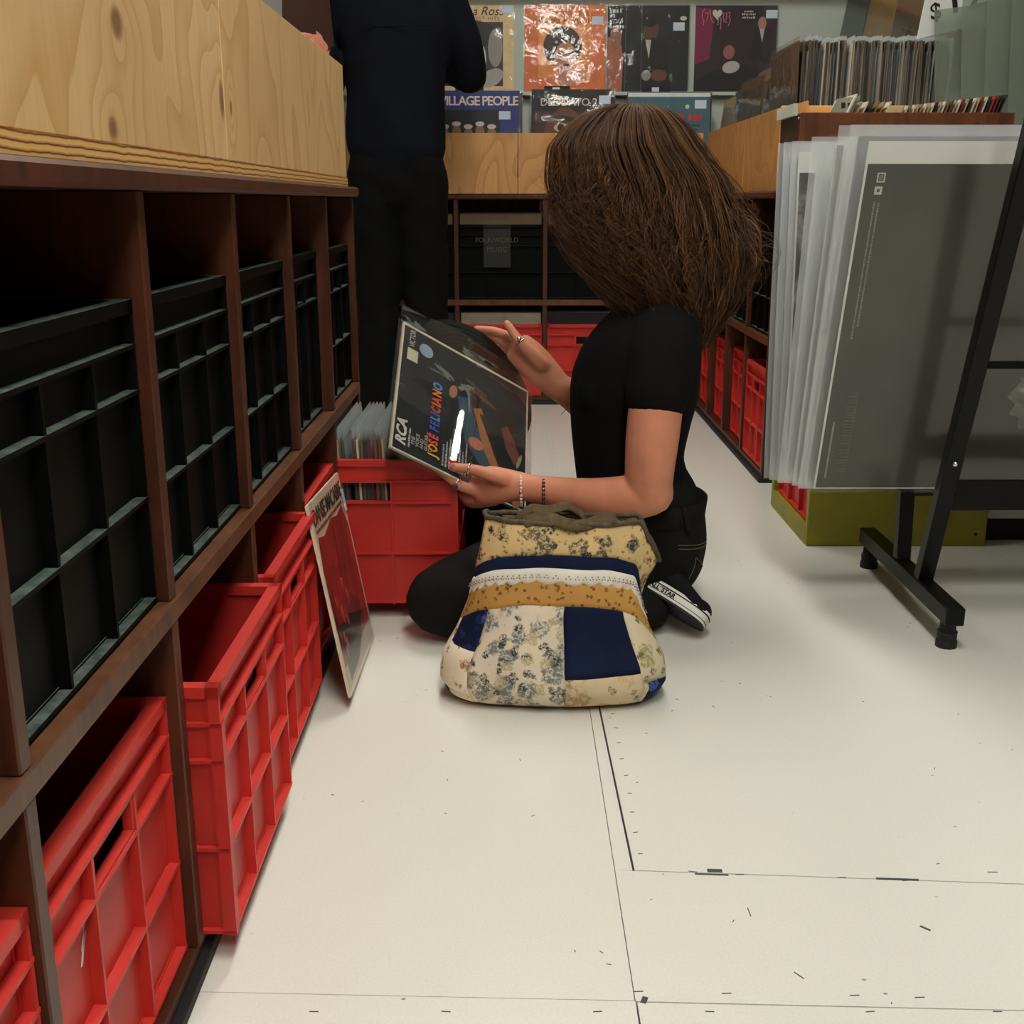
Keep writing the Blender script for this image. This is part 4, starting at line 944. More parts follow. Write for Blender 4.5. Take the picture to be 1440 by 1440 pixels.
arc = lambda h, k=.15: (lambda u: h-k*u*u-.03*max(0, u)**2)
A1, A2, A3, A4 = arc(.845), arc(.775), arc(.715), arc(.575, .17)
patch('cloth_patch', 'cloth_cream_top', -1, 1, A1, .995, nu=40, nv=10)
patch('cloth_patch', 'navy_cloth', -1, 1, A2, A1, nu=40, nv=4)
patch('cloth_patch', 'cloth_tan', -1, 1, A4, A3, nu=40, nv=6)
patch('cloth_patch', 'cloth_navy_rose', -.92, -.50, .31, lambda u: A4(u), nu=12)
patch('cloth_patch', 'cloth_cream_red', -1, -.92, .2, lambda u: A4(u), nu=4)
patch('cloth_patch', 'cloth_cream_blue', -.50, .03, .012, A4, nu=16, nv=14)
patch('cloth_patch', 'navy_cloth', .03, .50, .205, A4, nu=14, nv=10)
patch('cloth_patch', 'cloth_leaf', .03, .52, .012, .205, nu=14, nv=7)
patch('cloth_patch', 'cloth_sage', .50, 1, .15, A4, nu=14, nv=12)
patch('cloth_patch', 'cloth_sage', .52, .56, .012, .15, nu=4, nv=5)
patch('cloth_patch', 'cloth_navy_rose', .56, 1, .012, .15, nu=10, nv=6)
patch('cloth_patch', 'cloth_cream_red', -.92, -.50, .085, .31, nu=14, nv=7)
patch('cloth_patch', 'cloth_cream_red', -.80, -.50, .012, .085, nu=10, nv=4)
patch('cloth_patch', 'cloth_navy_rose', -1, -.80, .012, .085, nu=8, nv=4)
patch('cloth_patch', 'cloth_cream_red', -1, -.92, .085, .2, nu=4, nv=4)
# lace ribbon with scalloped lower edge
patch('lace_ribbon', 'lace', -.96, .97, lambda u: A3(u)-.004-.022*abs(math.sin(u*26)), lambda u: A2(u)+.004, .0012, nu=120, nv=4, thick=.001)
mb = MB()
for i in range(40):
    u = -.92+1.85*i/39
    for q in ((0, .018), (-.010, .004), (.010, .004)):
        p = bag_pt(u+q[0], A3(u)+.012+q[1], .0042); mb.ball(p, (.0013, .0008, .0013), nu=6, nv=4)
o = mb.build('lace_eyelets', colmat((150, 140, 122)), bag); o['kind'] = 'stuff'
# back, bottom, lining, rim and strap
mb = MB(); nu, nv = 30, 14
vs = [bag_pt(-1+2*b_/nu, a/nv*.995, 0, True) for a in range(nv+1) for b_ in range(nu+1)]
mb.add(vs, [(a*(nu+1)+b_, a*(nu+1)+b_+1, (a+1)*(nu+1)+b_+1, (a+1)*(nu+1)+b_) for a in range(nv) for b_ in range(nu)]); mb.build('back_panel', 'cloth_cream_top', bag, True)
ring = [bag_pt(-1+2*i/24, .004) for i in range(25)]+[bag_pt(1-2*i/24, .004, 0, True) for i in range(1, 24)]
MB().add(ring+[(p[0], p[1], .0005) for p in ring], [tuple(range(len(ring)))]+[tuple(range(len(ring), 2*len(ring)))[::-1]]+[(i, (i+1) % len(ring), len(ring)+(i+1) % len(ring), len(ring)+i) for i in range(len(ring))]).build('base_panel', 'cloth_leaf', bag)
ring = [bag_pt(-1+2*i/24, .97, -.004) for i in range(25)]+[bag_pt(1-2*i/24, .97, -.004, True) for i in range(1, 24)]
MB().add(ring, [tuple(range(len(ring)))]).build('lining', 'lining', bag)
rim = [bag_pt(-1+2*i/40, 1.0, .0015) for i in range(41)]+[bag_pt(1-2*i/40, 1.0, .0015, True) for i in range(1, 40)]
MB().tube(rim, .0042, 8, True).build('rim_binding', 'denim_trim', bag, True)
sp_ = []
for i in range(25):
    u = i/24; sp_.append((.010+.155*u, 1.742+.018*math.sin(u*3)+.010*math.cos(9*u), .292+.026*math.sin(PI*min(1, u*1.25))**.8+.004*math.sin(15*u)-(.018*u)))
mb = MB(); mb.loft([(p, .012, .004) for p in sp_[::3]], side=(0, 1, .35), n=16, sub=4); mb.build('strap', 'corduroy', bag, True)
mb = MB(); mb.loft([((.02+.02*i, 1.715+.004*math.sin(i*1.3), .297+.006*math.sin(i*1.1)), .012, .004) for i in range(8)], side=(0, .8, .6), n=14, sub=4); mb.build('strap', 'corduroy', bag, True)

# ------------------------------------------------------------------ kneeling person
K = thing('person', 'kneeling person with long brown wavy hair, black shirt and dark jeans, holding an album', 'person', (.20, 2.15, 0))
KO = OFF[K.name]
HC = np.array((.222, 2.150, .800)); HF = np.array((-.80, -.02, -.60)); HF /= np.linalg.norm(HF); HS = np.array((0, 1., 0)); HU = np.cross(HF, HS); HU = -HU if HU[2] < 0 else HU
HS = np.cross(HU, HF)
hx = lambda f_, s_, u_: HC+HF*f_+HS*s_+HU*u_
def put(me, name, mat, par=K): return link(name, shift(me, KO), mat, par, True)
torso = [((.262, 2.15, .075), .150, .118), ((.262, 2.15, .14), .160, .112), ((.240, 2.15, .22), .132, .100), ((.224, 2.15, .29), .115, .097), ((.226, 2.15, .37), .122, .104), ((.234, 2.15, .45), .140, .112), ((.258, 2.15, .52), .148, .094), ((.278, 2.15, .575), .125, .066), ((.280, 2.15, .61), .062, .052)]
b_ = MB(); b_.loft([(p, w*(.93 if p[2] > .2 else .68), h*(.92 if p[2] > .2 else .7)) for p, w, h in torso], n=28)
b_.loft([((.285, 2.15, .58), .052, .052), ((.268, 2.15, .66), .048, .048), ((.245, 2.15, .74), .052, .055)])
# head
b_.ball(HC+HU*.015, (.095, .074, .098), (HF, HS, HU), 24, 16)
b_.ball(hx(.028, 0, -.045), (.062, .058, .072), (HF, HS, HU), 20, 12)      # jaw
b_.ball(hx(.062, 0, -.098), (.020, .022, .016), (HF, HS, HU))             # chin
b_.loft([(hx(.088, 0, .012), .008, .006), (hx(.100, 0, -.015), .010, .009), (hx(.108, 0, -.034), .013, .011)], side=HS)   # nose
b_.ball(hx(.083, 0, -.063), (.012, .022, .006), (HF, HS, HU)); b_.ball(hx(.080, 0, -.076), (.013, .019, .007), (HF, HS, HU))   # lips
for s_ in (-1, 1):
    b_.ball(hx(-.005, s_*.076, -.015), (.018, .008, .032), (HF, HS, HU)); b_.ball(hx(.060, s_*.035, -.03), (.024, .022, .022), (HF, HS, HU))
    b_.ball(hx(.078, s_*.032, .024), (.014, .024, .007), (HF, HS, HU))
# near (left) arm
Lsh, Lel, Lwr = (.268, 2.010, .540), (.243, 1.970, .281), (.032, 2.040, .270)
b_.loft([((.276, 2.045, .555), .052, .055), (Lsh, .052, .054), ((.256, 1.985, .46), .0485, .050), ((.248, 1.972, .38), .0475, .048), ((.244, 1.968, .32), .044, .046), (Lel, .043, .043)], side=(1, 0, 0))
b_.loft([((.249, 1.970, .278), .040, .042), ((.210, 1.978, .268), .041, .042), ((.160, 1.995, .264), .036, .038), ((.100, 2.018, .266), .029, .030), (Lwr, .0255, .021)], side=(0, .2, 1))
def finger(pts, rs): b_.loft([(p, r, r) for p, r in zip(pts, rs)], side=(.1, .9, .3), n=12, sub=3)
def PX(px, py, d):
    u = (px-720)/1600; v = (py-720)/1600; c_, s_ = math.cos(math.radians(15.24)), math.sin(math.radians(15.24)); z = d/(c_-v*s_)
    return (u*z, d, .78-z*(v*c_+s_))
b_.loft([(Lwr, .0255, .020), ((-.001, 2.046, .273), .030, .020), ((-.036, 2.056, .271), .037, .0195), ((-.062, 2.066, .267), .034, .016)], side=(0, .15, 1))
finger([PX(708, 674, 2.035), PX(684, 666, 2.030), PX(662, 660, 2.040), PX(637, 657, 2.050)], (.015, .0125, .0105, .0088))
finger([PX(690, 690, 2.055), PX(668, 690, 2.058), PX(642, 680, 2.062), PX(614, 657, 2.066)], (.013, .0115, .0098, .0078))
finger([PX(690, 697, 2.066), PX(663, 701, 2.078), PX(645, 690, 2.098), PX(632, 668, 2.112)], (.013, .0115, .0098, .008))
finger([PX(694, 702, 2.074), PX(664, 707, 2.090), PX(650, 694, 2.114), PX(645, 668, 2.130)], (.0125, .011, .0095, .008))
finger([PX(698, 703, 2.086), PX(674, 706, 2.104), PX(664, 694, 2.126), PX(660, 672, 2.140)], (.0115, .010, .0085, .0072))
# far (right) arm
Rsh, Rel, Rwr = (.284, 2.290, .540), (.285, 2.395, .290), PX(786, 545, 2.375)
b_.loft([((.286, 2.255, .555), .055, .055), (Rsh, .055, .053), ((.284, 2.345, .42), .048, .047), (Rel, .042, .042)], side=(1, 0, 0))
b_.loft([(Rel, .041, .041), ((.235, 2.400, .315), .041, .041), ((.175, 2.395, .350), .038, .037), ((.125, 2.382, .388), .033, .030), (Rwr, .029, .022)], side=(.6, 0, .8))
b_.loft([(Rwr, .029, .021), (PX(765, 524, 2.385), .035, .020), (PX(746, 505, 2.392), .038, .018), (PX(728, 489, 2.398), .035, .014)], side=(.65, 0, .75))
finger([PX(736, 484, 2.398), PX(716, 473, 2.402), PX(694, 465, 2.402), PX(670, 462, 2.394)], (.0115, .010, .0088, .007))
finger([PX(732, 492, 2.402), PX(712, 482, 2.410), PX(692, 474, 2.412), PX(676, 468, 2.408)], (.0115, .010, .0088, .007))
finger([PX(730, 501, 2.404), PX(712, 492, 2.416), PX(696, 484, 2.420), PX(682, 478, 2.418)], (.011, .0098, .0085, .007))
finger([PX(733, 512, 2.404), PX(718, 504, 2.418), PX(706, 497, 2.424), PX(696, 490, 2.424)], (.0105, .009, .008, .0066))
finger([PX(762, 514, 2.372), PX(745, 496, 2.364), PX(728, 477, 2.362), PX(713, 455, 2.366)], (.0165, .0135, .0110, .0082))
# legs inside the jeans
b_.loft([((.25, 2.08, .12), .07, .07), ((.06, 2.02, .115), .06, .06), ((-.125, 1.972, .078), .05, .05)]); b_.loft([((-.125, 1.972, .07), .048, .048), ((.05, 1.985, .06), .04, .04), ((.13, 2.0, .05), .03, .03)])
b_.loft([((.25, 2.22, .12), .07, .07), ((-.13, 2.475, .09), .05, .05)])
put(remesh(b_, 'body', .0034, 5), 'body', 'skin')
# eyes and brows
for s_ in (-1, 1):
    e_ = MB().ball(hx(.080, s_*.032, .006), .0125).build('eye', 'eye_white', K, True)
    MB().ball(hx(.0905, s_*.032, .003), .0048).build('iris', 'iris', e_)
# shirt
s_m = MB(); s_m.loft([(p, w*1.0+.010, h*1.0+.010) for p, w, h in [((.236, 2.15, .248), .124, .098), ((.226, 2.15, .30), .118, .095)]+torso[4:8]], n=28)
s_m.ball((.160, 2.095, .440), (.042, .056, .058)); s_m.ball((.160, 2.205, .440), (.042, .056, .058))
s_m.loft([((.280, 2.05, .558), .060, .060), ((.270, 2.008, .535), .062, .062), ((.259, 1.986, .475), .058, .057), ((.255, 1.982, .452), .057, .056)], side=(1, 0, 0), cap=True)
s_m.loft([((.286, 2.25, .558), .062, .060), (Rsh, .064, .062), ((.284, 2.33, .46), .060, .056)], side=(1, 0, 0))
shirt = put(remesh(s_m, 'shirt', .006, 6), 'shirt', 'shirt')
# jeans
j = MB(); j.loft([((.268, 2.165, .085), .125, .100), ((.270, 2.155, .13), .158, .112), ((.262, 2.15, .19), .152, .112), ((.252, 2.15, .225), .140, .106)], n=28)
j.loft([((.245, 2.085, .130), .080, .080), ((.12, 2.03, .122), .085, .084), ((-.02, 1.990, .108), .080, .080), ((-.125, 1.972, .078), .066, .068)], side=(0, 1, 0))
j.loft([((-.130, 1.972, .072), .064, .064), ((-.04, 1.975, .066), .062, .062), ((.08, 1.985, .060), .058, .058), ((.17, 1.995, .052), .048, .046), ((.255, 2.01, .046), .044, .040)], side=(0, 1, 0))
j.loft([((.26, 2.225, .115), .098, .095), ((.10, 2.34, .120), .088, .086), ((-.10, 2.470, .098), .070, .072)], side=(0, 1, 0))
j.loft([((-.10, 2.470, .075), .064, .064), ((.05, 2.41, .060), .056, .056), ((.20, 2.30, .050), .044, .044)], side=(0, 1, 0))
jme = remesh(j, 'jeans', .006, 5)
deform(jme, lambda x, y, z: .0035*np.sin(60*x+25*z+8*np.sin(20*y))*np.exp(-((x+.03)/.09)**2)+.0018*np.sin(45*z+30*x)*np.sin(31*y), .002)   # creases at the knee and hip
jeans = put(jme, 'jeans', 'jeans_black')
def hip(a, z, out=.0):
    q = np.interp(z, [.085, .13, .19, .225], [.150, .158, .152, .140]); h = np.interp(z, [.085, .13, .19, .225], [.112, .114, .112, .106]); cx = np.interp(z, [.085, .13, .19, .225], [.268, .27, .262, .252])
    return (cx+(h+out)*math.cos(a), 2.15+(q+out)*math.sin(a), z)
rg = [hip(2*PI*i/48, .214+.020*math.cos(2*PI*i/48)*-1*0+.004*math.sin(4*PI*i/48), .004) for i in range(48)]
mb = MB(); vs = []
for z_, o_ in ((.200, .000), (.202, .006), (.243, .010), (.244, .004)):
    vs += [(hip(2*PI*i/60, min(z_, .225), o_+(.012*max(0, math.cos(2*PI*i/60))**2 if z_ > .23 else 0))[0], hip(2*PI*i/60, min(z_, .225), o_)[1], z_-.012*max(0, math.cos(2*PI*i/60))) for i in range(60)]
mb.add(vs, [(r*60+i, r*60+(i+1) % 60, ((r+1) % 4)*60+(i+1) % 60, ((r+1) % 4)*60+i) for r in range(4) for i in range(60)])
mb.build('waistband', 'jeans_black', jeans, True)
from mathutils.bvhtree import BVHTree
bvh = BVHTree.FromPolygons([v.co+Vector(KO) for v in jme.vertices], [tuple(p.vertices) for p in jme.polygons])
def seam(pts, r=.0007):
    o_ = []
    for p in pts: h_ = bvh.find_nearest(Vector(p)); o_.append(h_[0]+h_[1]*.0005)
    return MB().tube(o_, r, 5).build('stitching', 'thread', jeans)
seam([hip(-1.2+1.25*i/20, .170-.030*i/20, .0) for i in range(21)]); seam([hip(-1.2+1.25*i/20, .163-.030*i/20, .0) for i in range(21)])
seam([hip(-.80-.015*i, .135-.006*i, .0) for i in range(8)]); seam([hip(-.80+.06*i, .135-.005*i, .0) for i in range(10)])
MB().beam(hip(-1.0, .195, .010), hip(-1.0, .238, .012), .010, .003, up=(.55, -.83, 0)).build('belt_loop', 'jeans_black', jeans)
# jewellery
def ringband(name, c_, axis, r, w, mat, par=K, tr=.0018):
    c_ = Vector(c_); ax = Vector(axis).normalized(); a = ax.orthogonal().normalized(); b2 = ax.cross(a)
    return MB().tube([c_+a*r*math.cos(2*PI*i/24)+b2*r*math.sin(2*PI*i/24) for i in range(24)], tr, 8, True).build(name, mat, par, True)
def beads(name, c_, axis, ra, rb, up, n, rr, mats):
    ax = Vector(axis).normalized(); u = Vector(up); u = (u-ax*u.dot(ax)).normalized(); w = ax.cross(u)
    br = MB().tube([Vector(c_)+u*ra*math.cos(2*PI*i/32)+w*rb*math.sin(2*PI*i/32) for i in range(32)], .0008, 6, True).build(name, 'silver', K)
    for i in range(n):
        p = Vector(c_)+u*ra*math.cos(2*PI*i/n)+w*rb*math.sin(2*PI*i/n)
        MB().ball(p, rr*(1.25 if (len(mats) > 1 and i % 6 == 0) else 1), nu=10, nv=6).build('bead', mats[0 if i % 6 else -1], br, True)
    return br
v_ = lambda a, c_: Vector(c_)-Vector(a)
ringband('ring', PX(661, 660.5, 2.040), v_(PX(662, 660, 2.040), PX(637, 657, 2.050)), .0112, 0, 'silver', tr=.0024)
rr_ = ringband('ring', PX(641, 679.5, 2.062), v_(PX(642, 680, 2.062), PX(614, 657, 2.066)), .0102, 0, 'silver', tr=.0016)
MB().ball(PX(640, 684, 2.050), (.005, .003, .006)).build('stone', colmat((60, 58, 52)), rr_, True)
rr_ = ringband('ring', PX(731, 480, 2.362), v_(PX(745, 496, 2.364), PX(728, 477, 2.362)), .0118, 0, 'silver', tr=.0014)
MB().ball(PX(730, 477, 2.349), (.005, .003, .005)).build('stone', 'silver', rr_, True)
ringband('ring', PX(700, 487, 2.418), v_(PX(712, 492, 2.416), PX(696, 484, 2.420)), .0096, 0, 'silver', tr=.0012)
beads('bracelet', PX(733, 690, 2.041), (1, -.03, .02), .029, .024, (.12, 0, 1), 26, .0030, ['bead_pink', 'silver'])
beads('bracelet', PX(765, 696, 2.028), (1, -.06, .02), .030, .029, (.05, 0, 1), 24, .0034, ['bead_dark'])
ringband('necklace', (.262, 2.15, .612), (-.5, 0, .86), .060, 0, 'silver', tr=.0008)
MB().tube([PX(800, 562, 2.36), PX(797, 575, 2.352), PX(789, 583, 2.352)], .0006, 6).build('hair_tie', 'thread', K)
# thumb nail
MB().ball(PX(636, 655, 2.0425), (.006, .002, .005)).build('fingernail', 'nail', K, True)
# sneaker tucked behind
sn0 = Vector((.205, 2.075, .098)); sn1 = Vector((.348, 1.970, .036)); ts = (sn1-sn0).normalized()
up_ = Vector((.62, .36, .62)); up_ = (up_-ts*up_.dot(ts)).normalized(); wd = ts.cross(up_)
Ls = .225; sn0 = sn1-ts*(Ls-.012)
def SP(a, w, h): p = sn0+ts*a*Ls+wd*w+up_*h; return (p.x, p.y, p.z)
shoe_w = lambda a: .030+.014*math.sin(PI*min(1, a*1.02+.02))**.5*(1 if a < .55 else 1)+(.004 if .5 < a < .85 else 0)
def outline(sc_=1., n=36):
    o_ = []
    for i in range(n):
        th = 2*PI*i/n; a = .5-.5*math.cos(th); w = (.026+.016*(a**.7))*abs(math.sin(th))**.62*math.copysign(1, math.sin(th))*sc_
        o_.append((a, w))
    return o_
def slab(name, mat, h0, h1, sc_, par):
    o_ = outline(sc_); n_ = len(o_); vs = [SP((a-.5)*sc_+.5, w, h0) for a, w in o_]+[SP((a-.5)*sc_+.5, w, h1) for a, w in o_]
    return MB().add(vs, [tuple(range(n_))[::-1], tuple(range(n_, 2*n_))]+[(i, (i+1) % n_, n_+(i+1) % n_, n_+i) for i in range(n_)]).build(name, mat, par)
shoe = MB()
shoe.loft([(SP(.10, 0, .045), .030, .036), (SP(.25, 0, .048), .033, .040), (SP(.45, 0, .040), .036, .034), (SP(.65, 0, .028), .040, .024), (SP(.86, 0, .018), .038, .016)], side=tuple(wd), n=20)
shoe.loft([(SP(.14, 0, .05), .030, .034), (SP(.12, 0, .085), .030, .038)], side=tuple(wd))
sneaker = put(remesh(shoe, 'sneaker', .005, 3), 'sneaker', 'canvas_black')
slab('midsole', 'rubber_white', -.008, .016, 1.0, sneaker); slab('sole_stripe', 'rubber_black', .0085, .0110, 1.008, sneaker); slab('outsole', 'shoe_sole', -.012, -.008, 1.0, sneaker); slab('sole_stripe', 'rubber_black', -.0035, -.0022, 1.006, sneaker)
MB().ball(SP(.90, 0, .018), (.020, .034, .016), (ts, wd, up_)).build('toe_cap', 'canvas_black', sneaker, True)
for i in range(5): MB().tube([SP(.42+.075*i, -.020, .070-.010*i), SP(.43+.075*i, 0, .077-.011*i), SP(.42+.075*i, .020, .070-.010*i)], .0028, 6).build('lace', 'rubber_black', sneaker)
ex, ey, ez = ts, up_, -wd if (-wd).y < 0 else wd
Mx = Matrix.Identity(4); pp = Vector(SP(.03, 0, .0))+ez*.0402-Vector(KO)
for wrd, a, h_, sz in (('ALL*STAR', .46, -.0015, .0125),):
    me = text_mesh(wrd, sz, bold=.0006, extrude=.0008)
    for v in me.vertices:
        a_ = a+v.co.x/Ls; w_ = (.026+.016*(max(0, a_)**.7))*abs(math.sin(math.acos(max(-1, min(1, 1-2*a_)))))**.62
        sg = 1 if ez.dot(wd) > 0 else -1
        q = Vector(SP(a_, sg*(w_+.0008), h_+v.co.y)); v.co = q-Vector(KO)
    link('lettering', me, 'rubber_black', sneaker)

# hair: inner mass and wavy strands
ez_ = np.array([.950, .944, .930, .905, .875, .822, .760, .710, .670, .632, .595, .560, .530, .505])
exl = np.array([.190, .166, .130, .098, .076, .076, .088, .108, .132, .160, .188, .215, .240, .262])
exr = np.array([.236, .262, .290, .316, .338, .378, .404, .416, .416, .404, .390, .374, .356, .335])
ery = np.array([.020, .050, .074, .088, .100, .112, .120, .126, .130, .130, .126, .116, .100, .080])
def env(z):
    zz = -np.asarray(z); f_ = lambda a: np.interp(zz, -ez_, a)
    l, r, y = f_(exl), f_(exr), f_(ery); return (l+r)/2, (r-l)/2, y
mb = MB(); vs = []; zs = np.linspace(.935, .545, 26); na = 36
for z in zs:
    c_, rx, ry = env(z)
    for i in range(na):
        th = 2*PI*i/na; k = .76+.02*math.sin(5*th+12*z)
        if z < .70 and math.cos(th) < -.2: k *= .80
        vs.append((c_+rx*k*math.cos(th), 2.15+ry*k*math.sin(th), z))
mb.add(vs, [(a*na+i, a*na+(i+1) % na, (a+1)*na+(i+1) % na, (a+1)*na+i) for a in range(len(zs)-1) for i in range(na)]+[tuple(range(na)), tuple((len(zs)-1)*na+i for i in range(na))[::-1]])
hair = mb.build('hair', 'hair_base', K, True)
def strands(n, np_, seed, rho, lens, amp, rad, tone, NC=64, tight=1., frz=1.):
    r = np.random.default_rng(seed); rc = np.random.default_rng(11+NC)
    cth = np.linspace(0, 2*PI, NC, endpoint=False)+rc.normal(0, .05, NC); ca = rc.uniform(.7, 1.5, NC); cf = rc.uniform(2.2, 3.8, NC); cp = rc.uniform(0, 6.28, NC); cl = rc.normal(0, 1, NC); cr = rc.normal(0, 1, NC); ct = rc.normal(0, 1, NC)
    k = r.integers(0, NC, n); layer = r.uniform(0, 1, n)
    back = np.clip(np.cos(cth[k]), 0, 1)
    sub = r.integers(0, 3, n); th = cth[k]+(r.normal(0, .028, n)+(sub-1)*.02)*tight
    lk = np.floor(layer*3)/3; rh = np.clip(rho[0]+(rho[1]-rho[0])*(lk+.33*(layer*3-np.floor(layer*3))**2)+.05*cr[(k*7+(lk*3).astype(int)*13) % NC], .7, 1.12); kp = (k*5+(lk*3).astype(int)*17) % NC
    z0 = .947-np.maximum(0, 1-rh)*.30-r.uniform(0, 1, n)**3*.05
    z1 = lens[0]+(lens[1]-lens[0])*r.uniform(0, 1, n)+.036*cl[kp]+np.where(np.cos(th) < -.3, .055, 0)
    t = np.linspace(0, 1, np_)[None, :]; z = z0[:, None]+(z1-z0)[:, None]*t
    c_, rx, ry = env(z)
    gro = np.clip((t-.18)/.82, 0, 1)**1.3
    fr = 2*PI*cf[kp][:, None]*t**1.15+cp[kp][:, None]+r.normal(0, .10, n)[:, None]
    A = amp*(ca[kp]*r.uniform(.92, 1.08, n))[:, None]*gro
    sweep = -.30*np.sin(th)[:, None]*(t-.3)*(.4+back)[:, None]
    spread = (r.normal(0, .018*tight, n)[:, None])*gro
    rr = rh[:, None]+(A*np.sin(fr)+(.026*back*cr[kp])[:, None]*gro)/.13
    tt = th[:, None]+(A*np.cos(fr*1.05+.8))/.11+sweep+spread
    fz = r.normal(0, 1, (n, np_)); fz = (fz+np.roll(fz, 1, 1)+np.roll(fz, 2, 1))/3*.0016*frz*gro
    X = c_+rx*rr*np.cos(tt)+fz; Y = 2.15+ry*rr*np.sin(tt)+np.roll(fz, 3, 1); Z = z+.7*A*np.sin(fr*.93+2)
    cph = (ct[kp]*.25+.5)
    P3 = np.stack([X, Y, Z], -1)-np.array(KO)
    T_ = np.gradient(P3, axis=1); T_ /= np.linalg.norm(T_, axis=2, keepdims=True)+1e-9
    a = np.cross(T_, np.array([.3, .1, .95])); a /= np.linalg.norm(a, axis=2, keepdims=True)+1e-9; b2 = np.cross(T_, a)
    tap = (rad*(1-.65*t**3))[..., None]*np.ones((n, 1, 1))
    V = np.stack([P3+(a*math.cos(q)+b2*math.sin(q))*tap for q in (0, 2*PI/3, 4*PI/3)], 2)   # n,np,3,3
    idx = np.arange(n*np_*3).reshape(n, np_, 3)
    q0 = idx[:, :-1, :]; q1 = idx[:, 1:, :]
    F = np.stack([q0, np.roll(q0, -1, 2), np.roll(q1, -1, 2), q1], -1).reshape(-1, 4)
    me = bpy.data.meshes.new('hair_strands'); Vf = V.reshape(-1, 3)
    me.vertices.add(len(Vf)); me.vertices.foreach_set('co', Vf.ravel().astype(np.float32))
    me.loops.add(F.size); me.loops.foreach_set('vertex_index', F.ravel().astype(np.int32))
    me.polygons.add(len(F)); me.polygons.foreach_set('loop_start', np.arange(0, F.size, 4, dtype=np.int32)); me.polygons.foreach_set('loop_total', np.full(len(F), 4, np.int32))
    me.update(calc_edges=True)
    at_ = me.attributes.new('tone', 'FLOAT', 'POINT')
    tn = np.clip(tone+.30*(cph-.5)+r.normal(0, .16, n), 0, 1)[:, None, None]*np.ones((1, np_, 3))
    at_.data.foreach_set('value', tn.ravel().astype(np.float32))
    o = link('hair_strands', me, 'hair', hair, True); o['kind'] = 'stuff'; return o
strands(4600, 30, 3, (.80, .97), (.505, .60), .0180, .00072, .32, frz=1.8)
strands(1900, 34, 8, (.96, 1.0), (.50, .64), .0260, .00066, .54, NC=72, tight=.42, frz=.5)
strands(800, 30, 5, (.92, 1.08), (.52, .68), .028, .00034, .60, frz=2.5)

# ------------------------------------------------------------------ standing person in dark clothes
S = thing('person', 'standing person in dark jacket and dark jeans with back turned, at the far bin', 'person', (-.40, 4.10, 0))
SO = OFF[S.name]; SY = 4.10
def puts(me, name, mat): return link(name, shift(me, SO), mat, S, True)
b_ = MB()
b_.loft([((-.395, SY, .88), .13, .09), ((-.395, SY, 1.1), .13, .09), ((-.395, SY, 1.35), .17, .10), ((-.395, SY, 1.48), .13, .07), ((-.395, SY, 1.55), .055, .055), ((-.395, SY+.02, 1.62), .055, .06)], side=(1, 0, 0))
b_.ball((-.395, SY+.03, 1.70), (.078, .098, .118), nu=24, nv=16); b_.ball((-.395, SY+.13, 1.68), (.012, .018, .022))
for s_ in (-1, 1): b_.ball((-.395+s_*.08, SY+.03, 1.69), (.010, .02, .032))
for s_, el, wr in ((-1, (-.63, SY+.06, 1.17), (-.60, SY-.13+.02, 1.255)), (1, (-.150, SY+.08, 1.20), (-.26, SY+.26, 1.24))):
    b_.loft([((-.395+s_*.17, SY, 1.44), .05, .05), (el, .04, .04)], side=(1, 0, 0)); b_.loft([(el, .038, .038), (wr, .026, .024)], side=(0, 0, 1))
hw = Vector((-.60, SY-.11, 1.255))
b_.loft([(tuple(hw), .026, .020), ((-.625, SY-.16, 1.262), .036, .017), ((-.640, SY-.195, 1.262), .033, .014)], side=(0, 0, 1))
for k in range(4):
    z = 1.288-.019*k; b_.loft([((-.636, SY-.185, z), .0095, .0095), ((-.652, SY-.215, z+.003), .009, .009), ((-.667, SY-.235, z+.002), .008, .008), ((-.69, SY-.238, z), .0065, .0065)], side=(0, 0, 1), n=10)
b_.loft([((-.622, SY-.155, 1.292), .012, .012), ((-.640, SY-.175, 1.312), .010, .010), ((-.655, SY-.188, 1.322), .008, .008)], n=10, side=(0, 1, 0))
h2 = (-.27, SY+.27, 1.24); b_.loft([(h2, .03, .018), ((-.31, SY+.30, 1.22), .034, .014)], side=(0, 0, 1))
for k in range(4): b_.loft([((-.315, SY+.30, 1.245-.017*k), .009, .009), ((-.345, SY+.315, 1.235-.017*k), .0085, .0085), ((-.365, SY+.315, 1.215-.017*k), .007, .007)], side=(0, 0, 1), n=10)
b_.loft([((-.29, SY+.285, 1.262), .011, .011), ((-.32, SY+.290, 1.272), .008, .008)], side=(0, 1, 0), n=10)
for s_ in (-1, 1): b_.loft([((-.395+s_*.08, SY, .90), .08, .08), ((-.395+s_*.085, SY+.02, .50), .055, .06), ((-.395+s_*.10, SY, .08), .04, .045)], side=(1, 0, 0))
puts(remesh(b_, 'body', .0045, 4), 'body', 'skin')
jk = MB(); jk.loft([((-.395, SY, .955), .170, .125), ((-.395, SY, 1.02), .172, .125), ((-.395, SY, 1.15), .168, .120), ((-.395, SY, 1.32), .198, .125), ((-.395, SY, 1.45), .180, .095), ((-.395, SY, 1.52), .075, .07)], side=(1, 0, 0), n=28)
jk.loft([((-.565, SY, 1.43), .075, .075), ((-.615, SY+.03, 1.30), .066, .068), ((-.630, SY+.06, 1.17), .060, .062)], side=(1, 0, 0)); jk.loft([((-.630, SY+.06, 1.17), .060, .060), ((-.606, SY-.105, 1.252), .040, .038)], side=(0, 0, 1))
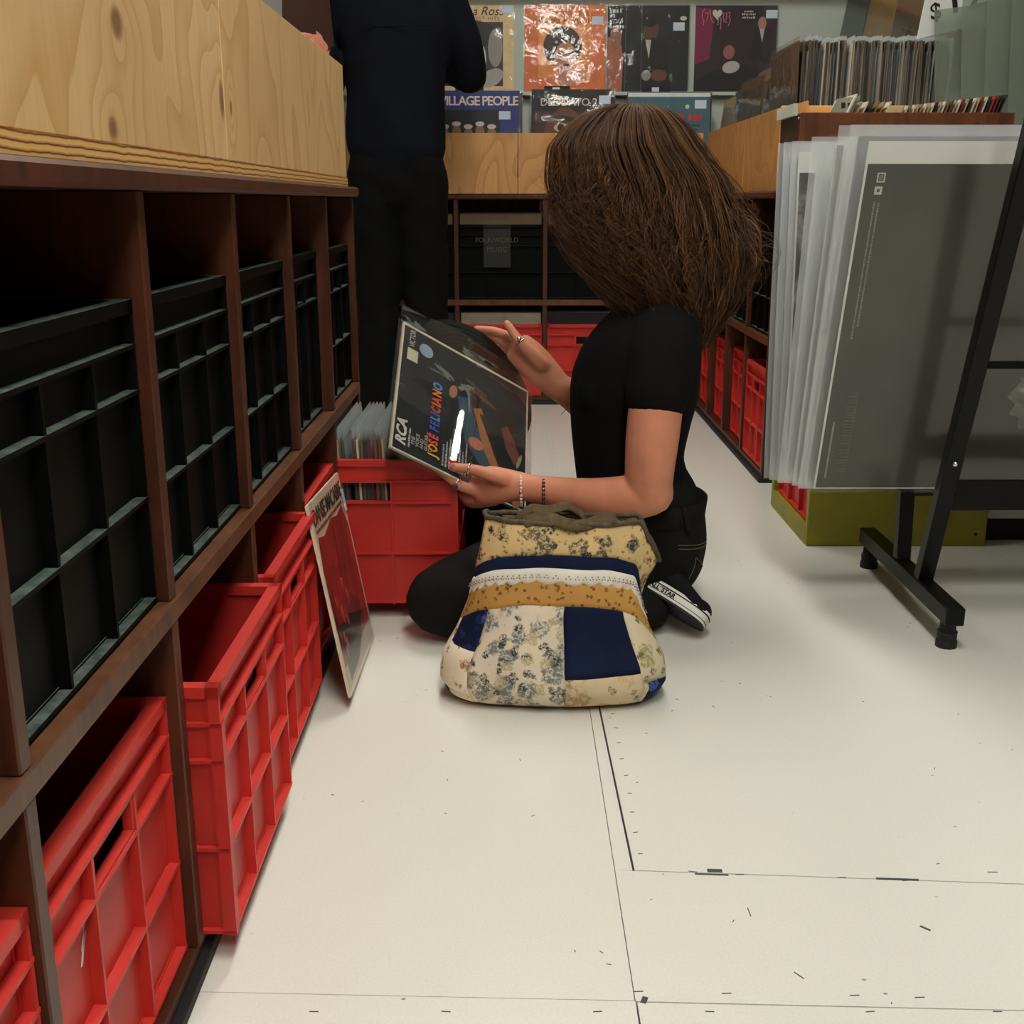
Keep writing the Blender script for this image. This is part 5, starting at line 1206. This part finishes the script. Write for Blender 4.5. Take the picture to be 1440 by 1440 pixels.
jk.loft([((-.225, SY, 1.43), .075, .075), ((-.168, SY+.03, 1.31), .066, .068), ((-.150, SY+.08, 1.20), .060, .062)], side=(1, 0, 0)); jk.loft([((-.150, SY+.08, 1.20), .060, .060), ((-.25, SY+.24, 1.24), .042, .040)], side=(0, 0, 1))
jme = remesh(jk, 'jacket', .008, 5)
deform(jme, lambda x, y, z: .004*np.sin(31*x+9*z)*np.sin(17*z))
jacket = puts(jme, 'jacket', 'jacket')
MB().tube([(-.56+.33*i/12, SY-.128-.004*math.sin(i), 1.335-.006*math.sin(PI*i/12)) for i in range(13)], .0015, 5).build('back_seam', 'jeans_dark', jacket)
jn = MB(); jn.loft([((-.395, SY, .84), .165, .118), ((-.395, SY, .97), .158, .112)], side=(1, 0, 0))
for s_ in (-1, 1): jn.loft([((-.395+s_*.078, SY, .88), .096, .112), ((-.395+s_*.082, SY+.01, .65), .088, .095), ((-.390+s_*.085, SY+.02, .45), .078, .080), ((-.390+s_*.092, SY, .20), .072, .075), ((-.390+s_*.098, SY-.005, .055), .072, .078)], side=(1, 0, 0))
jme = remesh(jn, 'jeans', .008, 4)
deform(jme, lambda x, y, z: .004*np.sin(40*z+14*x)*np.sin(23*x+11*z))
puts(jme, 'jeans', 'jeans_dark')
hh = MB(); hh.ball((-.395, SY+.012, 1.73), (.088, .103, .112), nu=24, nv=16); hh.ball((-.395, SY-.02, 1.66), (.075, .075, .08)); puts(remesh(hh, 'hair', .008, 3), 'hair', 'hair_base')
for s_ in (-1, 1):
    x = -.390+s_*.105
    sh = MB(); sh.loft([((x, SY-.07, .045), .036, .038), ((x, SY+.02, .045), .040, .040), ((x+s_*.01, SY+.12, .035), .044, .030), ((x+s_*.015, SY+.18, .030), .036, .022)], side=(1, 0, 0))
    me = remesh(sh, 'shoe', .006, 3)
    for v in me.vertices: v.co.z = max(v.co.z, .002)
    o = puts(me, 'shoe', 'canvas_black')
    MB().tube([(x-.036, SY-.04, .008), (x-.030, SY-.09, .008), (x, SY-.108, .008), (x+.030, SY-.09, .008), (x+.036, SY-.04, .008)], .006, 8).build('sole', 'rubber_black' if s_ > 0 else 'rubber_white', o, True)
# record held by the standing person, brown cover
t = thing('record_sleeve', 'dark brown record held by the standing person', 'record', (-.675, SY-.245, 1.255), (math.radians(-6), 0, math.radians(52)))
MB().box(-.1575, .1575, 0, .004, 0, .315).build('cover', colmat((58, 30, 18)), t, world=False); MB().prism(rect(-.12, .12, .2, .3), 'Y', 0, -.0003).build('cover_print', colmat((96, 50, 28)), t, world=False)
MB().prism(rect(-.157, -.10, .05, .30), 'Y', 0, -.0005).build('cover_print', colmat((50, 56, 48)), t, world=False)
